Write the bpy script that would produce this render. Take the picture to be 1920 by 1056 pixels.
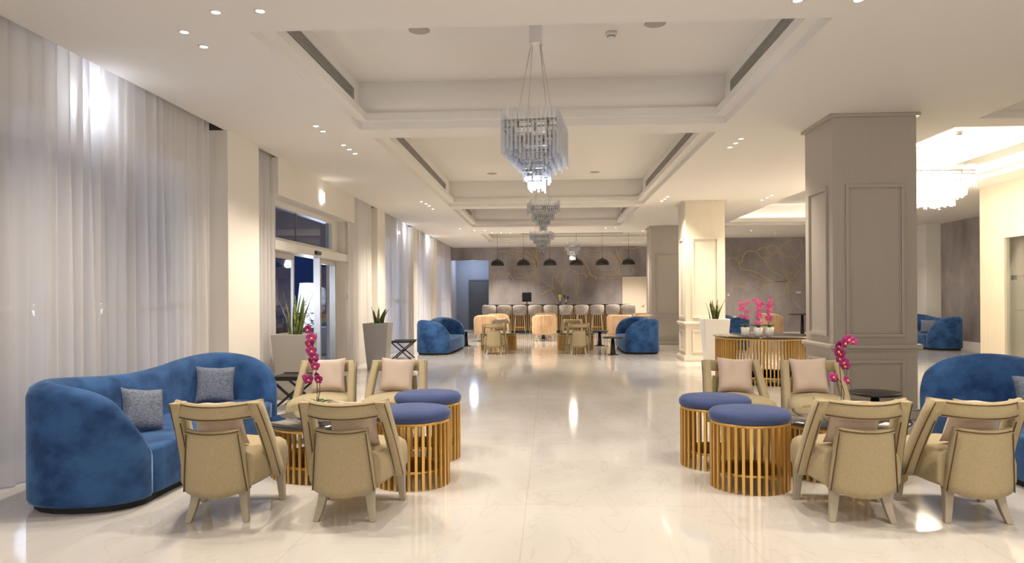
import bpy, math, random
from math import sin, cos, pi, radians as R
from mathutils import Vector, Matrix
random.seed(7)
for o in list(bpy.data.objects): bpy.data.objects.remove(o)
SC = bpy.context.scene
COL = SC.collection

# ---------------------------------------------------------------- camera
cam = bpy.data.objects.new('camera', bpy.data.cameras.new('camera')); COL.objects.link(cam)
cam.data.sensor_width = 36; cam.data.lens = 36*1350/1920; cam.data.shift_y = 0.0153
cam.data.clip_start = 0.05
cam.matrix_world = Matrix.Translation((0, 0, 1.3)) @ Matrix.Rotation(math.atan(69/1350), 4, 'Z') @ Matrix.Rotation(pi/2, 4, 'X') @ Matrix.Rotation(-0.006, 4, 'Z')
SC.camera = cam
# ---------------------------------------------------------------- world, exposure
SC.view_settings.view_transform = 'Standard'; SC.view_settings.look = 'None'
SC.view_settings.gamma = 1; SC.view_settings.use_curve_mapping = False
SC.view_settings.exposure = 0.85
wd = bpy.data.worlds.new('world'); SC.world = wd; wd.use_nodes = True
wd.node_tree.nodes['Background'].inputs[0].default_value = (0.05, 0.11, 0.42, 1)
wd.node_tree.nodes['Background'].inputs[1].default_value = 0.10
H = 3.2
WARM = (1.0, 0.88, 0.72)
SPOT_W = 47; DOWN_GLOW = 14
def lamp(name, kind, loc, energy, color=WARM, parent=None, **kw):
    l = bpy.data.lights.new(name, kind); l.energy = energy; l.color = color
    for k, v in kw.items(): setattr(l, k, v)
    o = bpy.data.objects.new(name, l); COL.objects.link(o); o.location = loc
    if parent: o.parent = parent
    return o

def area(loc, rot, sx, sy, energy, color=WARM, name='area_light'):
    o = lamp(name, 'AREA', loc, energy, color, shape='RECTANGLE', size=sx, size_y=sy); o.rotation_euler = rot; return o
# fill light added behind the camera
area((2.2, YNL := -3.3, 1.9), (pi/2, 0, 0), 11, 2.4, 95, (1, .92, .82), 'fill_behind_camera')
# fill strips added on the recess ledges; LEDs only in the long right recess
for a, b, c, d in [(-2.12, 1.95, 5.03, 8.03), (-2.07, 1.95, 8.47, 15.0), (-2.06, 1.93, 15.42, 19.42), (-2.03, 4.4, 21.5, 24.9), (4.65, 7.15, 5.0, 8.02), (4.62, 7.15, 8.42, 19.7)]:
    w, l = b-a, d-c; k = .07 if a < 4 else (.15 if d < 8.1 else .8)
    area((a+.09, (c+d)/2, 3.385), (pi, 0, 0), .05, l-.3, k*l, (1, .90, .76), 'cove_fill_and_led'); area((b-.09, (c+d)/2, 3.385), (pi, 0, 0), .05, l-.3, k*l, (1, .90, .76), 'cove_fill_and_led')
    area(((a+b)/2, c+.09, 3.385), (pi, 0, 0), w-.3, .05, k*w, (1, .90, .76), 'cove_fill_and_led'); area(((a+b)/2, d-.09, 3.385), (pi, 0, 0), w-.3, .05, k*w, (1, .90, .76), 'cove_fill_and_led')
# ---------------------------------------------------------------- materials
def mat(name, col, rough=.6, metal=0, spec=.5, emit=None, es=1, coat=0, sheen=0, sheencol=None, noise=None, bump=None, wave=None):
    """noise=(scale, colour2, contrast, detail)  bump=(scale, strength, stretch)"""
    m = bpy.data.materials.new(name); m.use_nodes = True
    nt = m.node_tree; b = nt.nodes['Principled BSDF']; N = nt.nodes.new; L = nt.links.new
    b.inputs['Base Color'].default_value = (*col, 1); b.inputs['Roughness'].default_value = rough
    b.inputs['Metallic'].default_value = metal; b.inputs['Specular IOR Level'].default_value = spec
    b.inputs['Coat Weight'].default_value = coat; b.inputs['Coat Roughness'].default_value = .05
    b.inputs['Sheen Weight'].default_value = sheen; b.inputs['Sheen Roughness'].default_value = .35
    if sheencol: b.inputs['Sheen Tint'].default_value = (*sheencol, 1)
    if emit:
        b.inputs['Emission Color'].default_value = (*emit, 1); b.inputs['Emission Strength'].default_value = es
    tc = N('ShaderNodeTexCoord')
    if noise:
        sc, c2, lo, hi, det, st = noise
        mp = N('ShaderNodeMapping'); mp.inputs['Scale'].default_value = st
        n = N('ShaderNodeTexNoise'); n.inputs['Scale'].default_value = sc; n.inputs['Detail'].default_value = det
        n.inputs['Roughness'].default_value = .6
        rp = N('ShaderNodeValToRGB'); rp.color_ramp.elements[0].position = lo; rp.color_ramp.elements[1].position = hi
        rp.color_ramp.elements[0].color = (*col, 1); rp.color_ramp.elements[1].color = (*c2, 1)
        L(tc.outputs['Object'], mp.inputs[0]); L(mp.outputs[0], n.inputs['Vector']); L(n.outputs[0], rp.inputs[0]); L(rp.outputs[0], b.inputs['Base Color'])
    if bump:
        sc, stg, st = bump
        mp = N('ShaderNodeMapping'); mp.inputs['Scale'].default_value = st
        n = N('ShaderNodeTexNoise'); n.inputs['Scale'].default_value = sc; n.inputs['Detail'].default_value = 4
        bp = N('ShaderNodeBump'); bp.inputs['Strength'].default_value = stg; bp.inputs['Distance'].default_value = .01
        L(tc.outputs['Object'], mp.inputs[0]); L(mp.outputs[0], n.inputs['Vector']); L(n.outputs[0], bp.inputs['Height']); L(bp.outputs[0], b.inputs['Normal'])
    return m
def sheer(name, col, trans):
    m = bpy.data.materials.new(name); m.use_nodes = True; nt = m.node_tree; N = nt.nodes.new; L = nt.links.new
    nt.nodes.remove(nt.nodes['Principled BSDF']); out = nt.nodes['Material Output']
    d = N('ShaderNodeBsdfDiffuse'); t = N('ShaderNodeBsdfTranslucent'); tr = N('ShaderNodeBsdfTransparent')
    d.inputs[0].default_value = (*col, 1); t.inputs[0].default_value = (*col, 1)
    a = N('ShaderNodeMixShader'); a.inputs[0].default_value = .4; L(d.outputs[0], a.inputs[1]); L(t.outputs[0], a.inputs[2])
    b = N('ShaderNodeMixShader'); b.inputs[0].default_value = trans; L(a.outputs[0], b.inputs[1]); L(tr.outputs[0], b.inputs[2]); L(b.outputs[0], out.inputs[0])
    return m
def glassy(name, col, refl, rough=.02, body=0, bcol=(1, 1, 1)):
    m = bpy.data.materials.new(name); m.use_nodes = True; nt = m.node_tree; N = nt.nodes.new; L = nt.links.new
    nt.nodes.remove(nt.nodes['Principled BSDF']); out = nt.nodes['Material Output']
    g = N('ShaderNodeBsdfGlossy'); g.inputs['Roughness'].default_value = rough; tr = N('ShaderNodeBsdfTransparent'); tr.inputs[0].default_value = (*col, 1)
    fr = N('ShaderNodeLayerWeight'); fr.inputs['Blend'].default_value = .5
    pw = N('ShaderNodeMath'); pw.operation = 'POWER'; pw.inputs[1].default_value = 5; L(fr.outputs['Facing'], pw.inputs[0])
    mm = N('ShaderNodeMath'); mm.operation = 'MULTIPLY_ADD'; mm.inputs[1].default_value = .9; mm.inputs[2].default_value = refl; mm.use_clamp = True
    L(pw.outputs[0], mm.inputs[0]); a = N('ShaderNodeMixShader'); L(mm.outputs[0], a.inputs[0]); L(tr.outputs[0], a.inputs[1]); L(g.outputs[0], a.inputs[2])
    last = a
    if body:
        d = N('ShaderNodeBsdfDiffuse'); d.inputs[0].default_value = (*bcol, 1)
        b = N('ShaderNodeMixShader'); b.inputs[0].default_value = body; L(a.outputs[0], b.inputs[1]); L(d.outputs[0], b.inputs[2]); last = b
    L(last.outputs[0], out.inputs[0])
    return m

M = {}
M['ceil'] = mat('ceiling_paint', (.80, .765, .72), .9, spec=.1)
M['wall'] = mat('wall_paint', (.78, .735, .67), .85, spec=.15)
M['white'] = mat('white_paint', (.80, .78, .75), .5)
M['trimw'] = mat('frame_white', (.78, .75, .70), .4)
M['taupe'] = mat('panel_paint', (.42, .375, .325), .45, noise=(3, (.445, .40, .35), .3, .8, 6, (14, 14, .35)))
M['cream'] = mat('cream_wood', (.64, .57, .46), .45, noise=(3, (.70, .635, .525), .3, .75, 8, (16, 16, .3)))
M['vel'] = mat('blue_velvet', (.013, .044, .135), .75, spec=.2, sheen=.5, sheencol=(.4, .62, 1), noise=(4.2, (.036, .105, .27), .36, .60, 9, (1, 1, 1.3)), bump=(9, .25, (1, 1, 1)))
M['pouf'] = mat('indigo_velvet', (.045, .068, .165), .8, spec=.2, sheen=.4, sheencol=(.6, .68, 1), noise=(5, (.065, .088, .215), .35, .65, 6, (1, 1, 1)))
M['fab'] = mat('olive_linen', (.40, .325, .195), .85, spec=.2, sheen=.15, noise=(90, (.45, .37, .23), .3, .7, 3, (1, 1, 1)), bump=(220, .25, (1, 1, 1)))
M['nail'] = mat('bronze_nails', (.12, .075, .03), .4, metal=.6)
M['legp'] = mat('painted_leg', (.42, .37, .28), .45)
M['blush'] = mat('blush_fabric', (.57, .455, .375), .7, sheen=.3, bump=(7, .6, (1, 1, 1)))
M['tweed'] = mat('grey_tweed', (.085, .105, .16), .9, noise=(60, (.24, .27, .35), .35, .68, 5, (1, 1, 2.2)), bump=(150, .4, (1, 1, 1)))
M['gold'] = mat('gold_metal', (.68, .43, .13), .34, metal=.7)
M['goldd'] = mat('gold_deep', (.62, .36, .08), .4, metal=.7)
M['bglass'] = mat('black_glass', (.012, .012, .014), .04, spec=.8, coat=.3)
M['black'] = mat('black_wood', (.014, .011, .010), .35)
M['blackm'] = mat('black_metal', (.008, .008, .008), .3)
M['dark'] = mat('dark_base', (.01, .01, .012), .7)
M['pot'] = mat('planter_paint', (.40, .375, .345), .45)
M['potw'] = mat('white_ceramic', (.80, .78, .75), .3)
M['soil'] = mat('soil', (.03, .02, .014), .9)
M['leafs'] = mat('snake_leaf', (.035, .075, .02), .45, noise=(18, (.30, .32, .06), .45, .62, 3, (3, 3, .7)))
M['leafo'] = mat('orchid_leaf', (.03, .12, .03), .35)
M['stem'] = mat('orchid_stem', (.09, .06, .04), .6)
M['pet'] = mat('orchid_magenta', (.26, .012, .13), .55, noise=(30, (.42, .03, .21), .4, .7, 2, (1, 1, 1)))
M['petp'] = mat('orchid_pink', (.80, .10, .34), .55, noise=(30, (.88, .25, .5), .4, .7, 2, (1, 1, 1)))
M['lip'] = mat('orchid_lip', (.85, .28, .10), .5)
M['plaster'] = mat('grey_plaster', (.20, .175, .172), .6, noise=(1.1, (.47, .43, .44), .3, .72, 9, (1, 1, .55)), bump=(3, .3, (1, 1, 1)))
M['gline'] = mat('gold_line', (.60, .47, .20), .5, metal=.2)
M['doorg'] = mat('door_grey', (.13, .13, .135), .5)
M['doorc'] = mat('door_cream', (.78, .68, .56), .5)
M['corr'] = mat('corridor_paint', (.35, .38, .45), .8)
M['chrome'] = mat('chrome', (.75, .75, .76), .12, metal=1)
M['framed'] = mat('dark_chrome', (.30, .29, .28), .25, metal=1)
M['alu'] = mat('aluminium', (.60, .58, .55), .35, metal=.8)
M['vent'] = mat('vent_grille', (.34, .32, .29), .5, metal=.3)
M['ventd'] = mat('vent_dark', (.05, .05, .045), .8)
M['plast'] = mat('white_plastic', (.75, .73, .70), .4)
M['spk'] = mat('speaker_grille', (.42, .38, .33), .7)
M['salmon'] = mat('peach_velvet', (.50, .31, .17), .75, sheen=.5, sheencol=(1, .8, .6), noise=(6, (.60, .41, .25), .35, .65, 4, (1, 1, .5)))
M['weave'] = mat('grey_weave', (.26, .23, .215), .85, noise=(26, (.47, .43, .40), .35, .65, 5, (1, 1, 4)))
M['barf'] = mat('bar_front', (.12, .09, .06), .5)
M['pleg'] = mat('pale_leg', (.62, .54, .40), .4)
M['glow'] = mat('lamp_glow', (1, 1, 1), emit=(1, .9, .75), es=DOWN_GLOW)
M['glowb'] = mat('led_cool', (1, 1, 1), emit=(.72, .82, 1), es=22)
M['gloww'] = mat('led_warm', (1, 1, 1), emit=(1, .88, .66), es=8)
M['glowo'] = mat('outdoor_shade_glow', (.3, .3, .3), emit=(.80, .88, 1), es=.7)
M['glowf'] = mat('fixture_glow', (1, 1, 1), emit=(1, .97, .92), es=4)
M['red'] = mat('red_label', (.45, .06, .05), .5)
M['yellow'] = mat('yellow_label', (.75, .55, .04), .5)
M['screen'] = mat('screen', (.008, .008, .01), .5, spec=.2)
M['pane'] = glassy('window_glass', (.62, .68, .76), .04)
M['clear'] = glassy('clear_glass', (.93, .95, .95), .03)
M['crys'] = glassy('crystal', (.93, .95, .98), .12, .06, .2, (.9, .92, .97))
M['sheer'] = sheer('sheer_voile', (.82, .80, .80), .15)
M['ext'] = mat('terrace_stone', (.10, .11, .14), .7)

def marble():
    m = bpy.data.materials.new('polished_marble'); m.use_nodes = True; nt = m.node_tree; N = nt.nodes.new; L = nt.links.new
    b = nt.nodes['Principled BSDF']; b.inputs['Roughness'].default_value = .07; b.inputs['Specular IOR Level'].default_value = .62
    tc = N('ShaderNodeTexCoord'); mp = N('ShaderNodeMapping'); mp.inputs['Rotation'].default_value = (0, 0, .6); mp.inputs['Scale'].default_value = (1, .45, 1)
    n1 = N('ShaderNodeTexNoise'); n1.inputs['Scale'].default_value = .8; n1.inputs['Detail'].default_value = 9; n1.inputs['Distortion'].default_value = 1.4
    r1 = N('ShaderNodeValToRGB'); e = r1.color_ramp.elements; e[0].position = .30; e[0].color = (.57, .535, .50, 1); e[1].position = .62; e[1].color = (.68, .655, .63, 1)
    L(tc.outputs['Object'], mp.inputs[0]); L(mp.outputs[0], n1.inputs['Vector']); L(n1.outputs[0], r1.inputs[0])
    n2 = N('ShaderNodeTexNoise'); n2.inputs['Scale'].default_value = 1.7; n2.inputs['Detail'].default_value = 6; n2.inputs['Distortion'].default_value = 2.5
    L(mp.outputs[0], n2.inputs['Vector'])
    r2 = N('ShaderNodeValToRGB'); e = r2.color_ramp.elements; e[0].position = .485; e[0].color = (1, 1, 1, 1); e[1].position = .5; e[1].color = (.80, .74, .68, 1)
    q = r2.color_ramp.elements.new(.515); q.color = (1, 1, 1, 1); L(n2.outputs[0], r2.inputs[0])
    mx = N('ShaderNodeMix'); mx.data_type = 'RGBA'; mx.blend_type = 'MULTIPLY'; mx.inputs[0].default_value = .35
    L(r1.outputs[0], mx.inputs[6]); L(r2.outputs[0], mx.inputs[7])
    br = N('ShaderNodeTexBrick'); br.offset = 0; br.inputs['Scale'].default_value = 1; br.inputs['Mortar Size'].default_value = .0035; br.inputs['Brick Width'].default_value = 1.2; br.inputs['Row Height'].default_value = 1.2
    br.inputs['Color1'].default_value = (1, 1, 1, 1); br.inputs['Color2'].default_value = (.98, .975, .97, 1); br.inputs['Mortar'].default_value = (.88, .86, .83, 1)
    m2 = N('ShaderNodeMapping'); m2.inputs['Location'].default_value = (.15, .3, 0); L(tc.outputs['Object'], m2.inputs[0]); L(m2.outputs[0], br.inputs['Vector'])
    m3 = N('ShaderNodeMix'); m3.data_type = 'RGBA'; m3.blend_type = 'MULTIPLY'; m3.inputs[0].default_value = 1
    L(mx.outputs[2], m3.inputs[6]); L(br.outputs[0], m3.inputs[7]); L(m3.outputs[2], b.inputs['Base Color'])
    return m
M['floor'] = marble()

# ---------------------------------------------------------------- mesh helpers
class MB:
    def __init__(s): s.v = []; s.f = []; s.sm = []
    def add(s, vs, fs, smooth=False, mx=None):
        k = len(s.v); s.v += [tuple(mx @ Vector(p)) if mx else tuple(p) for p in vs]
        s.f += [tuple(i+k for i in f) for f in fs]; s.sm += [smooth]*len(fs); return s
    def box(s, x0, x1, y0, y1, z0, z1, mx=None):
        return s.add([(x0,y0,z0),(x1,y0,z0),(x1,y1,z0),(x0,y1,z0),(x0,y0,z1),(x1,y0,z1),(x1,y1,z1),(x0,y1,z1)],
                     [(0,3,2,1),(4,5,6,7),(0,1,5,4),(1,2,6,5),(2,3,7,6),(3,0,4,7)], mx=mx)
    def hexa(s, lo, hi):            # two quads (each 4 points) joined
        return s.add(list(lo)+list(hi), [(0,3,2,1),(4,5,6,7),(0,1,5,4),(1,2,6,5),(2,3,7,6),(3,0,4,7)])
    def prism(s, poly, z0, z1, mx=None):
        n = len(poly)
        return s.add([(x,y,z0) for x,y in poly]+[(x,y,z1) for x,y in poly], [tuple(range(n-1,-1,-1)), tuple(range(n,2*n))]+[(i,(i+1)%n,n+(i+1)%n,n+i) for i in range(n)], mx=mx)
    def lathe(s, prof, c=(0,0,0), n=24, mx=None, smooth=True):
        vs = []; fs = []
        for r, z in prof:
            for i in range(n):
                a = 2*pi*i/n; vs.append((c[0]+r*cos(a), c[1]+r*sin(a), c[2]+z))
        m = len(prof)
        for j in range(m-1):
            for i in range(n): fs.append((j*n+i, j*n+(i+1)%n, (j+1)*n+(i+1)%n, (j+1)*n+i))
        s.add(vs, fs, smooth, mx)
        k = len(s.v)-len(vs)
        if prof[0][0] > 1e-4: s.f.append(tuple(k+i for i in range(n-1,-1,-1))); s.sm.append(False)
        if prof[-1][0] > 1e-4: s.f.append(tuple(k+(m-1)*n+i for i in range(n))); s.sm.append(False)
        return s
    def cyl(s, c, r, z0, z1, n=24, r2=None): return s.lathe([(r, z0), (r if r2 is None else r2, z1)], c, n)
    def tube(s, pts, r, n=6, taper=None):
        pts = [Vector(p) for p in pts]; m = len(pts); vs = []; fs = []
        up = Vector((0,0,1))
        for j, p in enumerate(pts):
            t = (pts[min(j+1,m-1)]-pts[max(j-1,0)]).normalized()
            a = t.cross(up);
            if a.length < .05: a = t.cross(Vector((1,0,0)))
            a.normalize(); b = t.cross(a)
            rr = r if taper is None else r+(taper-r)*j/(m-1)
            for i in range(n):
                w = 2*pi*i/n; vs.append(p+a*rr*cos(w)+b*rr*sin(w))
        for j in range(m-1):
            for i in range(n): fs.append((j*n+i, j*n+(i+1)%n, (j+1)*n+(i+1)%n, (j+1)*n+i))
        fs += [tuple(range(n-1,-1,-1)), tuple((m-1)*n+i for i in range(n))]
        return s.add(vs, fs, n > 4)
    def grid(s, fn, nu, nv, smooth=True, mx=None, closeu=False):
        vs = [fn(i/nu, j/nv) for j in range(nv+1) for i in range(nu+1)]
        return s.add(vs, [(j*(nu+1)+i, j*(nu+1)+i+1, (j+1)*(nu+1)+i+1, (j+1)*(nu+1)+i) for j in range(nv) for i in range(nu)], smooth, mx)
    def loft(s, rings, smooth=True, close=True, caps=True):
        n = len(rings[0]); vs = [p for r in rings for p in r]; fs = []
        for j in range(len(rings)-1):
            for i in range(n if close else n-1): fs.append((j*n+i, j*n+(i+1)%n, (j+1)*n+(i+1)%n, (j+1)*n+i))
        s.add(vs, fs, smooth); k = len(s.v)-len(vs)
        if caps:
            s.f += [tuple(k+i for i in range(n-1,-1,-1)), tuple(k+(len(rings)-1)*n+i for i in range(n))]; s.sm += [False, False]
        return s
def obj(name, mb, m, parent=None, bevel=0, seg=2, loc=None, sub=0):
    me = bpy.data.meshes.new(name); me.from_pydata([tuple(p) for p in mb.v], [], mb.f); me.update()
    for p, q in zip(me.polygons, mb.sm): p.use_smooth = q
    me.materials.append(M[m] if isinstance(m, str) else m)
    o = bpy.data.objects.new(name, me); COL.objects.link(o)
    if parent: o.parent = parent
    if loc: o.location = loc
    if bevel:
        b = o.modifiers.new('bevel', 'BEVEL'); b.width = bevel; b.segments = seg; b.limit_method = 'ANGLE'; b.angle_limit = R(40)
        for p in me.polygons: p.use_smooth = True
        try:
            w = o.modifiers.new('wn', 'WEIGHTED_NORMAL'); w.keep_sharp = True
        except Exception: pass
    if sub:
        q = o.modifiers.new('sub', 'SUBSURF'); q.levels = sub; q.render_levels = sub
        for p in me.polygons: p.use_smooth = True
    return o
def tag(o, label, cat, group=None, kind=None):
    o['label'] = label; o['category'] = cat
    if group: o['group'] = group
    if kind: o['kind'] = kind
    return o
def thing(name, loc, rz, label, cat, group=None):
    o = bpy.data.objects.new(name, None); COL.objects.link(o); o.location = loc; o.rotation_euler = (0, 0, rz)
    o.empty_display_size = .1
    return tag(o, label, cat, group)
def struct(name, mb, m, label=None, **k):
    o = obj(name, mb, m, **k)
    if not k.get('parent'): o['kind'] = 'structure'
    return o
def dup(root, loc, rz, label, group=None):
    def cp(o, par):
        c = o.copy(); COL.objects.link(c)
        if par: c.parent = par
        for ch in kids.get(o.name, []): cp(ch, c)
        return c
    kids = {}
    for o in bpy.data.objects:
        if o.parent: kids.setdefault(o.parent.name, []).append(o)
    r = cp(root, None); r.location = loc; r.rotation_euler = (0, 0, rz); r['label'] = label
    if group: r['group'] = group
    return r
def cr(pts, n):                     # Catmull-Rom through points (any dimension)
    out = []; m = len(pts)
    for i in range(m-1):
        p0, p1, p2, p3 = pts[max(i-1,0)], pts[i], pts[i+1], pts[min(i+2,m-1)]
        for k in range(n):
            t = k/n
            out.append(tuple(.5*(2*b+(c-a)*t+(2*a-5*b+4*c-d)*t*t+(3*b-a-3*c+d)*t**3) for a,b,c,d in zip(p0,p1,p2,p3)))
    out.append(tuple(pts[-1])); return out

# ================================================================= SETTING
YB = 27.4; YN = -3.5; XR = 10.5; XL = -3.64
struct('floor', MB().box(-3.95, XR, YN, 30, -.1, 0), 'floor')

# ceiling with recessed coves
COVES = [(-2.12, 1.95, 5.03, 8.03), (-2.07, 1.95, 8.47, 15.0), (-2.06, 1.93, 15.42, 19.42), (-2.03, 4.4, 21.5, 24.9),
         (4.65, 7.15, 5.0, 8.02), (4.62, 7.15, 8.42, 19.7), (-2.12, 1.95, -1.5, 4.35), (4.65, 7.15, -1.5, 4.35)]
UP = 3.73
def ceiling():
    mb = MB(); th = .06
    xs = sorted({XL, XR} | {c[0] for c in COVES} | {c[1] for c in COVES}); ys = sorted({YN, YB} | {c[2] for c in COVES} | {c[3] for c in COVES})
    for i in range(len(xs)-1):
        for j in range(len(ys)-1):
            cx, cy = (xs[i]+xs[i+1])/2, (ys[j]+ys[j+1])/2
            if any(a < cx < b and c < cy < d for a, b, c, d in COVES): continue
            mb.add([(xs[i],ys[j],H),(xs[i+1],ys[j],H),(xs[i+1],ys[j+1],H),(xs[i],ys[j+1],H)], [(0,3,2,1)])
    for a, b, c, d in COVES:
        z0, z1 = H, UP
        mb.add([(a,c,z0),(b,c,z0),(b,d,z0),(a,d,z0),(a,c,z1),(b,c,z1),(b,d,z1),(a,d,z1)], [(0,1,5,4),(1,2,6,5),(2,3,7,6),(3,0,4,7),(4,5,6,7)])
    # curtain pocket along the left wall
    mb.add([(XL,YN,H),(XL,YB,H),(XL,YB,3.42),(XL,YN,3.42),(-3.96,YN,3.42),(-3.96,YB,3.42)], [(0,1,2,3),(3,2,5,4)])
    struct('ceiling', mb, 'ceil')
    for k, (a, b, c, d) in enumerate(COVES[:6]):
        w = .11; t = MB()
        z0, z1 = 3.275, 3.36
        t.box(a, b, c, c+w, z0, z1); t.box(a, b, d-w, d, z0, z1); t.box(a, a+w, c+w, d-w, z0, z1); t.box(b-w, b, c+w, d-w, z0, z1)
        struct('trim_%d' % (k+1), t, 'ceil')
ceiling()

# left wall with windows behind the curtains
XW = -3.92
WIN = [(.4, 3.1), (3.5, 7.5), (15.9, 18.7), (20.0, 22.1), (23.4, 26.6)]
def left_wall():
    mb = MB(); spans = []; y = YN
    for a, b in WIN + [(9.55, 13.3)]: spans.append((a, b))
    spans.sort()
    for a, b in spans:
        mb.box(XW-.15, XW, y, a, 0, 3.45); y = b
        mb.box(XW-.15, XW, a, b, 2.62 if a < 9 or a > 13 else 2.72, 3.45)
    mb.box(XW-.15, XW, y, YB, 0, 3.45)
    struct('wall_left', mb, 'wall')
    for k, (a, b) in enumerate(WIN):
        w = bpy.data.objects.new('window_%d' % (k+1), None); COL.objects.link(w); w['kind'] = 'structure'; w.location = (XW, (a+b)/2, 0)
        f = MB(); hb = (b-a)/2
        f.box(-.12, -.02, -hb, hb, 2.55, 2.62); f.box(-.12, -.02, -hb, hb, .0, .10)
        n = max(2, round((b-a)/.95))
        for i in range(n+1):
            yy = -hb+(b-a)*i/n; f.box(-.12, -.02, max(yy-.035, -hb), min(yy+.035, hb), .1, 2.55)
        f.box(-.10, -.04, -hb, hb, 1.22, 1.26)
        obj('frame', f, 'trimw', w)
        obj('glass', MB().box(-.075, -.065, -hb, hb, .1, 2.55), 'pane', w)
left_wall()
# left columns (flush with the ceiling edge)
for k, (a, b) in enumerate([(7.93, 8.80), (15.02, 15.72), (19.15, 19.75), (22.6, 23.2)]):
    struct('trim_%d' % (7+k), MB().box(-3.92, -3.6 if k < 2 else -3.62, a, b, 0, H if k < 3 else 3.2), 'wall')
# fascia above the entrance
f = MB().box(-3.92, -3.62, 9.5, 13.3, 2.70, H); struct('trim_11', f, 'wall')
struct('trim_12', MB().box(-4.07, -3.72, 13.0, 13.32, 0, 2.70), 'wall')

# back wall with openings (corridor left, cream door)
b = MB()
b.box(-3.95, -2.29, YB, YB+.15, 2.72, 3.4); b.box(-2.29, 2.78, YB, YB+.15, 0, 3.4); b.box(3.68, 4.6, YB, YB+.15, 0, 3.4)
b.box(2.78, 3.68, YB, YB+.15, 2.06, 3.4)
wb = struct('wall_back', b, 'plaster')
c = MB(); c.box(-3.95, -2.2, 29.6, 29.75, 0, 3); c.box(-4.05, -3.95, YB, 29.7, 0, 3); c.box(-2.29, -2.2, YB+.15, 29.7, 0, 3); c.box(-3.95, -2.2, YB+.15, 29.7, 2.9, 3.0)
struct('wall_corridor', c, 'corr')
# right bay back wall, side wall, storefront
struct('wall_right_bay', MB().box(4.3, XR+.2, 23.85, 24.0, 0, 3.3).box(4.3, 4.45, 24.0, YB, 0, 3.3), 'plaster')
struct('wall_right', MB().box(XR, XR+.2, 13.4, 24, 0, 3.3), 'plaster')
struct('baseboard_right', MB().box(XR-.02, XR, 13.4, 23.85, 0, .12).box(4.3, XR-.02, 23.83, 23.85, 0, .12), 'white')
struct('trim_13', MB().box(10.12, XR, 19.86, 20.5, 0, H), 'white')
w = MB(); XS = 7.77
w.box(XS, XS+.35, 12.75, 13.4, 0, H); w.box(XS, XS+.35, YN, 12.75, 2.32, H); w.box(XS, XS+.35, YN, 6.0, 0, 2.32); w.box(XS+.35, XR, 13.3, 13.4, 0, H)
struct('wall_storefront', w, 'cream')
struct('wall_near', MB().box(-4, XR, YN-.15, YN, 0, 3.5), 'wall')
# display opening in the storefront: frame, glass, shelves
wn = bpy.data.objects.new('window_6', None); COL.objects.link(wn); wn['kind'] = 'structure'; wn.location = (XS, 9.4, 0)
obj('frame', MB().box(-.01, .08, -3.4, 3.35, 2.26, 2.32).box(-.01, .08, 3.29, 3.35, 0, 2.26).box(-.01, .08, -3.4, 3.29, 0, .06), 'cream', wn)
obj('glass', MB().box(.03, .04, -3.4, 3.29, .06, 2.26), 'clear', wn)
obj('shelf', MB().box(.1, .5, -3.3, 3.2, 1.60, 1.615), 'clear', wn); obj('shelf', MB().box(.1, .5, -3.3, 3.2, 1.02, 1.035), 'clear', wn)
obj('bracket', MB().box(.045, .10, 3.14, 3.2, 1.54, 1.62).box(.045, .10, 2.5, 2.54, 1.58, 1.64).box(.045, .10, 2.5, 2.54, 1.0, 1.06), 'chrome', wn)
struct('wall_display', MB().box(8.95, 9.05, 6, 13.3, 0, H), 'plaster')

# ---------------------------------------------------------------- doors
def hinged(name, x, y, w, h, dm, fm, hx):
    d = bpy.data.objects.new(name, None); COL.objects.link(d); d['kind'] = 'structure'; d.location = (x, y, 0)
    fr = MB(); fr.box(-w/2-.05, -w/2, -.03, .08, 0, h+.05); fr.box(w/2, w/2+.05, -.03, .08, 0, h+.05); fr.box(-w/2, w/2, -.03, .08, h, h+.05)
    obj('frame', fr, fm, d); obj('leaf', MB().box(-w/2, w/2, 0, .05, 0, h), dm, d)
    obj('door_handle', MB().cyl((hx, -.03, .98), .022, -.03, .03, 10).box(hx-.012, hx+.1*(-1 if hx > 0 else 1), -.06, -.045, .97, .99), 'chrome', d)
hinged('door_1', 3.23, YB-.0, .80, 2.0, 'doorc', 'doorc', .33)
hinged('door_2', -2.88, 29.56, .72, 1.98, 'doorg', 'doorg', .28)
# sliding entrance
de = bpy.data.objects.new('door_3', None); COL.objects.link(de); de['kind'] = 'structure'; de.location = (-3.85, 11.4, 0)
tf = MB(); tf.box(-.12, 0, -1.9, 1.62, 2.62, 2.70); tf.box(-.12, 0, -1.9, 1.62, 2.10, 2.17); tf.box(-.12, 0, 1.25, 1.62, 2.17, 2.62); tf.box(-.12, 0, -1.9, -1.55, 2.17, 2.62)
obj('transom_frame', tf, 'trimw', de); obj('transom_mullion', MB().box(-.07, -.05, -.44, -.41, 2.17, 2.62), 'doorg', de)
obj('transom_glass', MB().box(-.065, -.058, -1.55, 1.25, 2.17, 2.62), 'pane', de)
obj('header', MB().box(-.12, .17, -1.85, 1.84, 1.965, 2.10), 'trimw', de, bevel=.01)
obj('motion_sensor', MB().box(.17, .21, -.24, .0, 1.99, 2.05), 'blackm', de, bevel=.01)
for y0, y1, x in ((-1.8, -.72, .0), (.47, 1.40, -.0)):
    l = obj('sliding_leaf', MB().box(x-.02, x+.02, y0, y0+.05, 0, 1.96).box(x-.02, x+.02, y1-.05, y1, 0, 1.96).box(x-.02, x+.02, y0+.05, y1-.05, 1.88, 1.96).box(x-.02, x+.02, y0+.05, y1-.05, 0, .08), 'alu', de)
    obj('glass', MB().box(x-.004, x+.004, y0+.05, y1-.05, .08, 1.88), 'clear', l)
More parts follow.
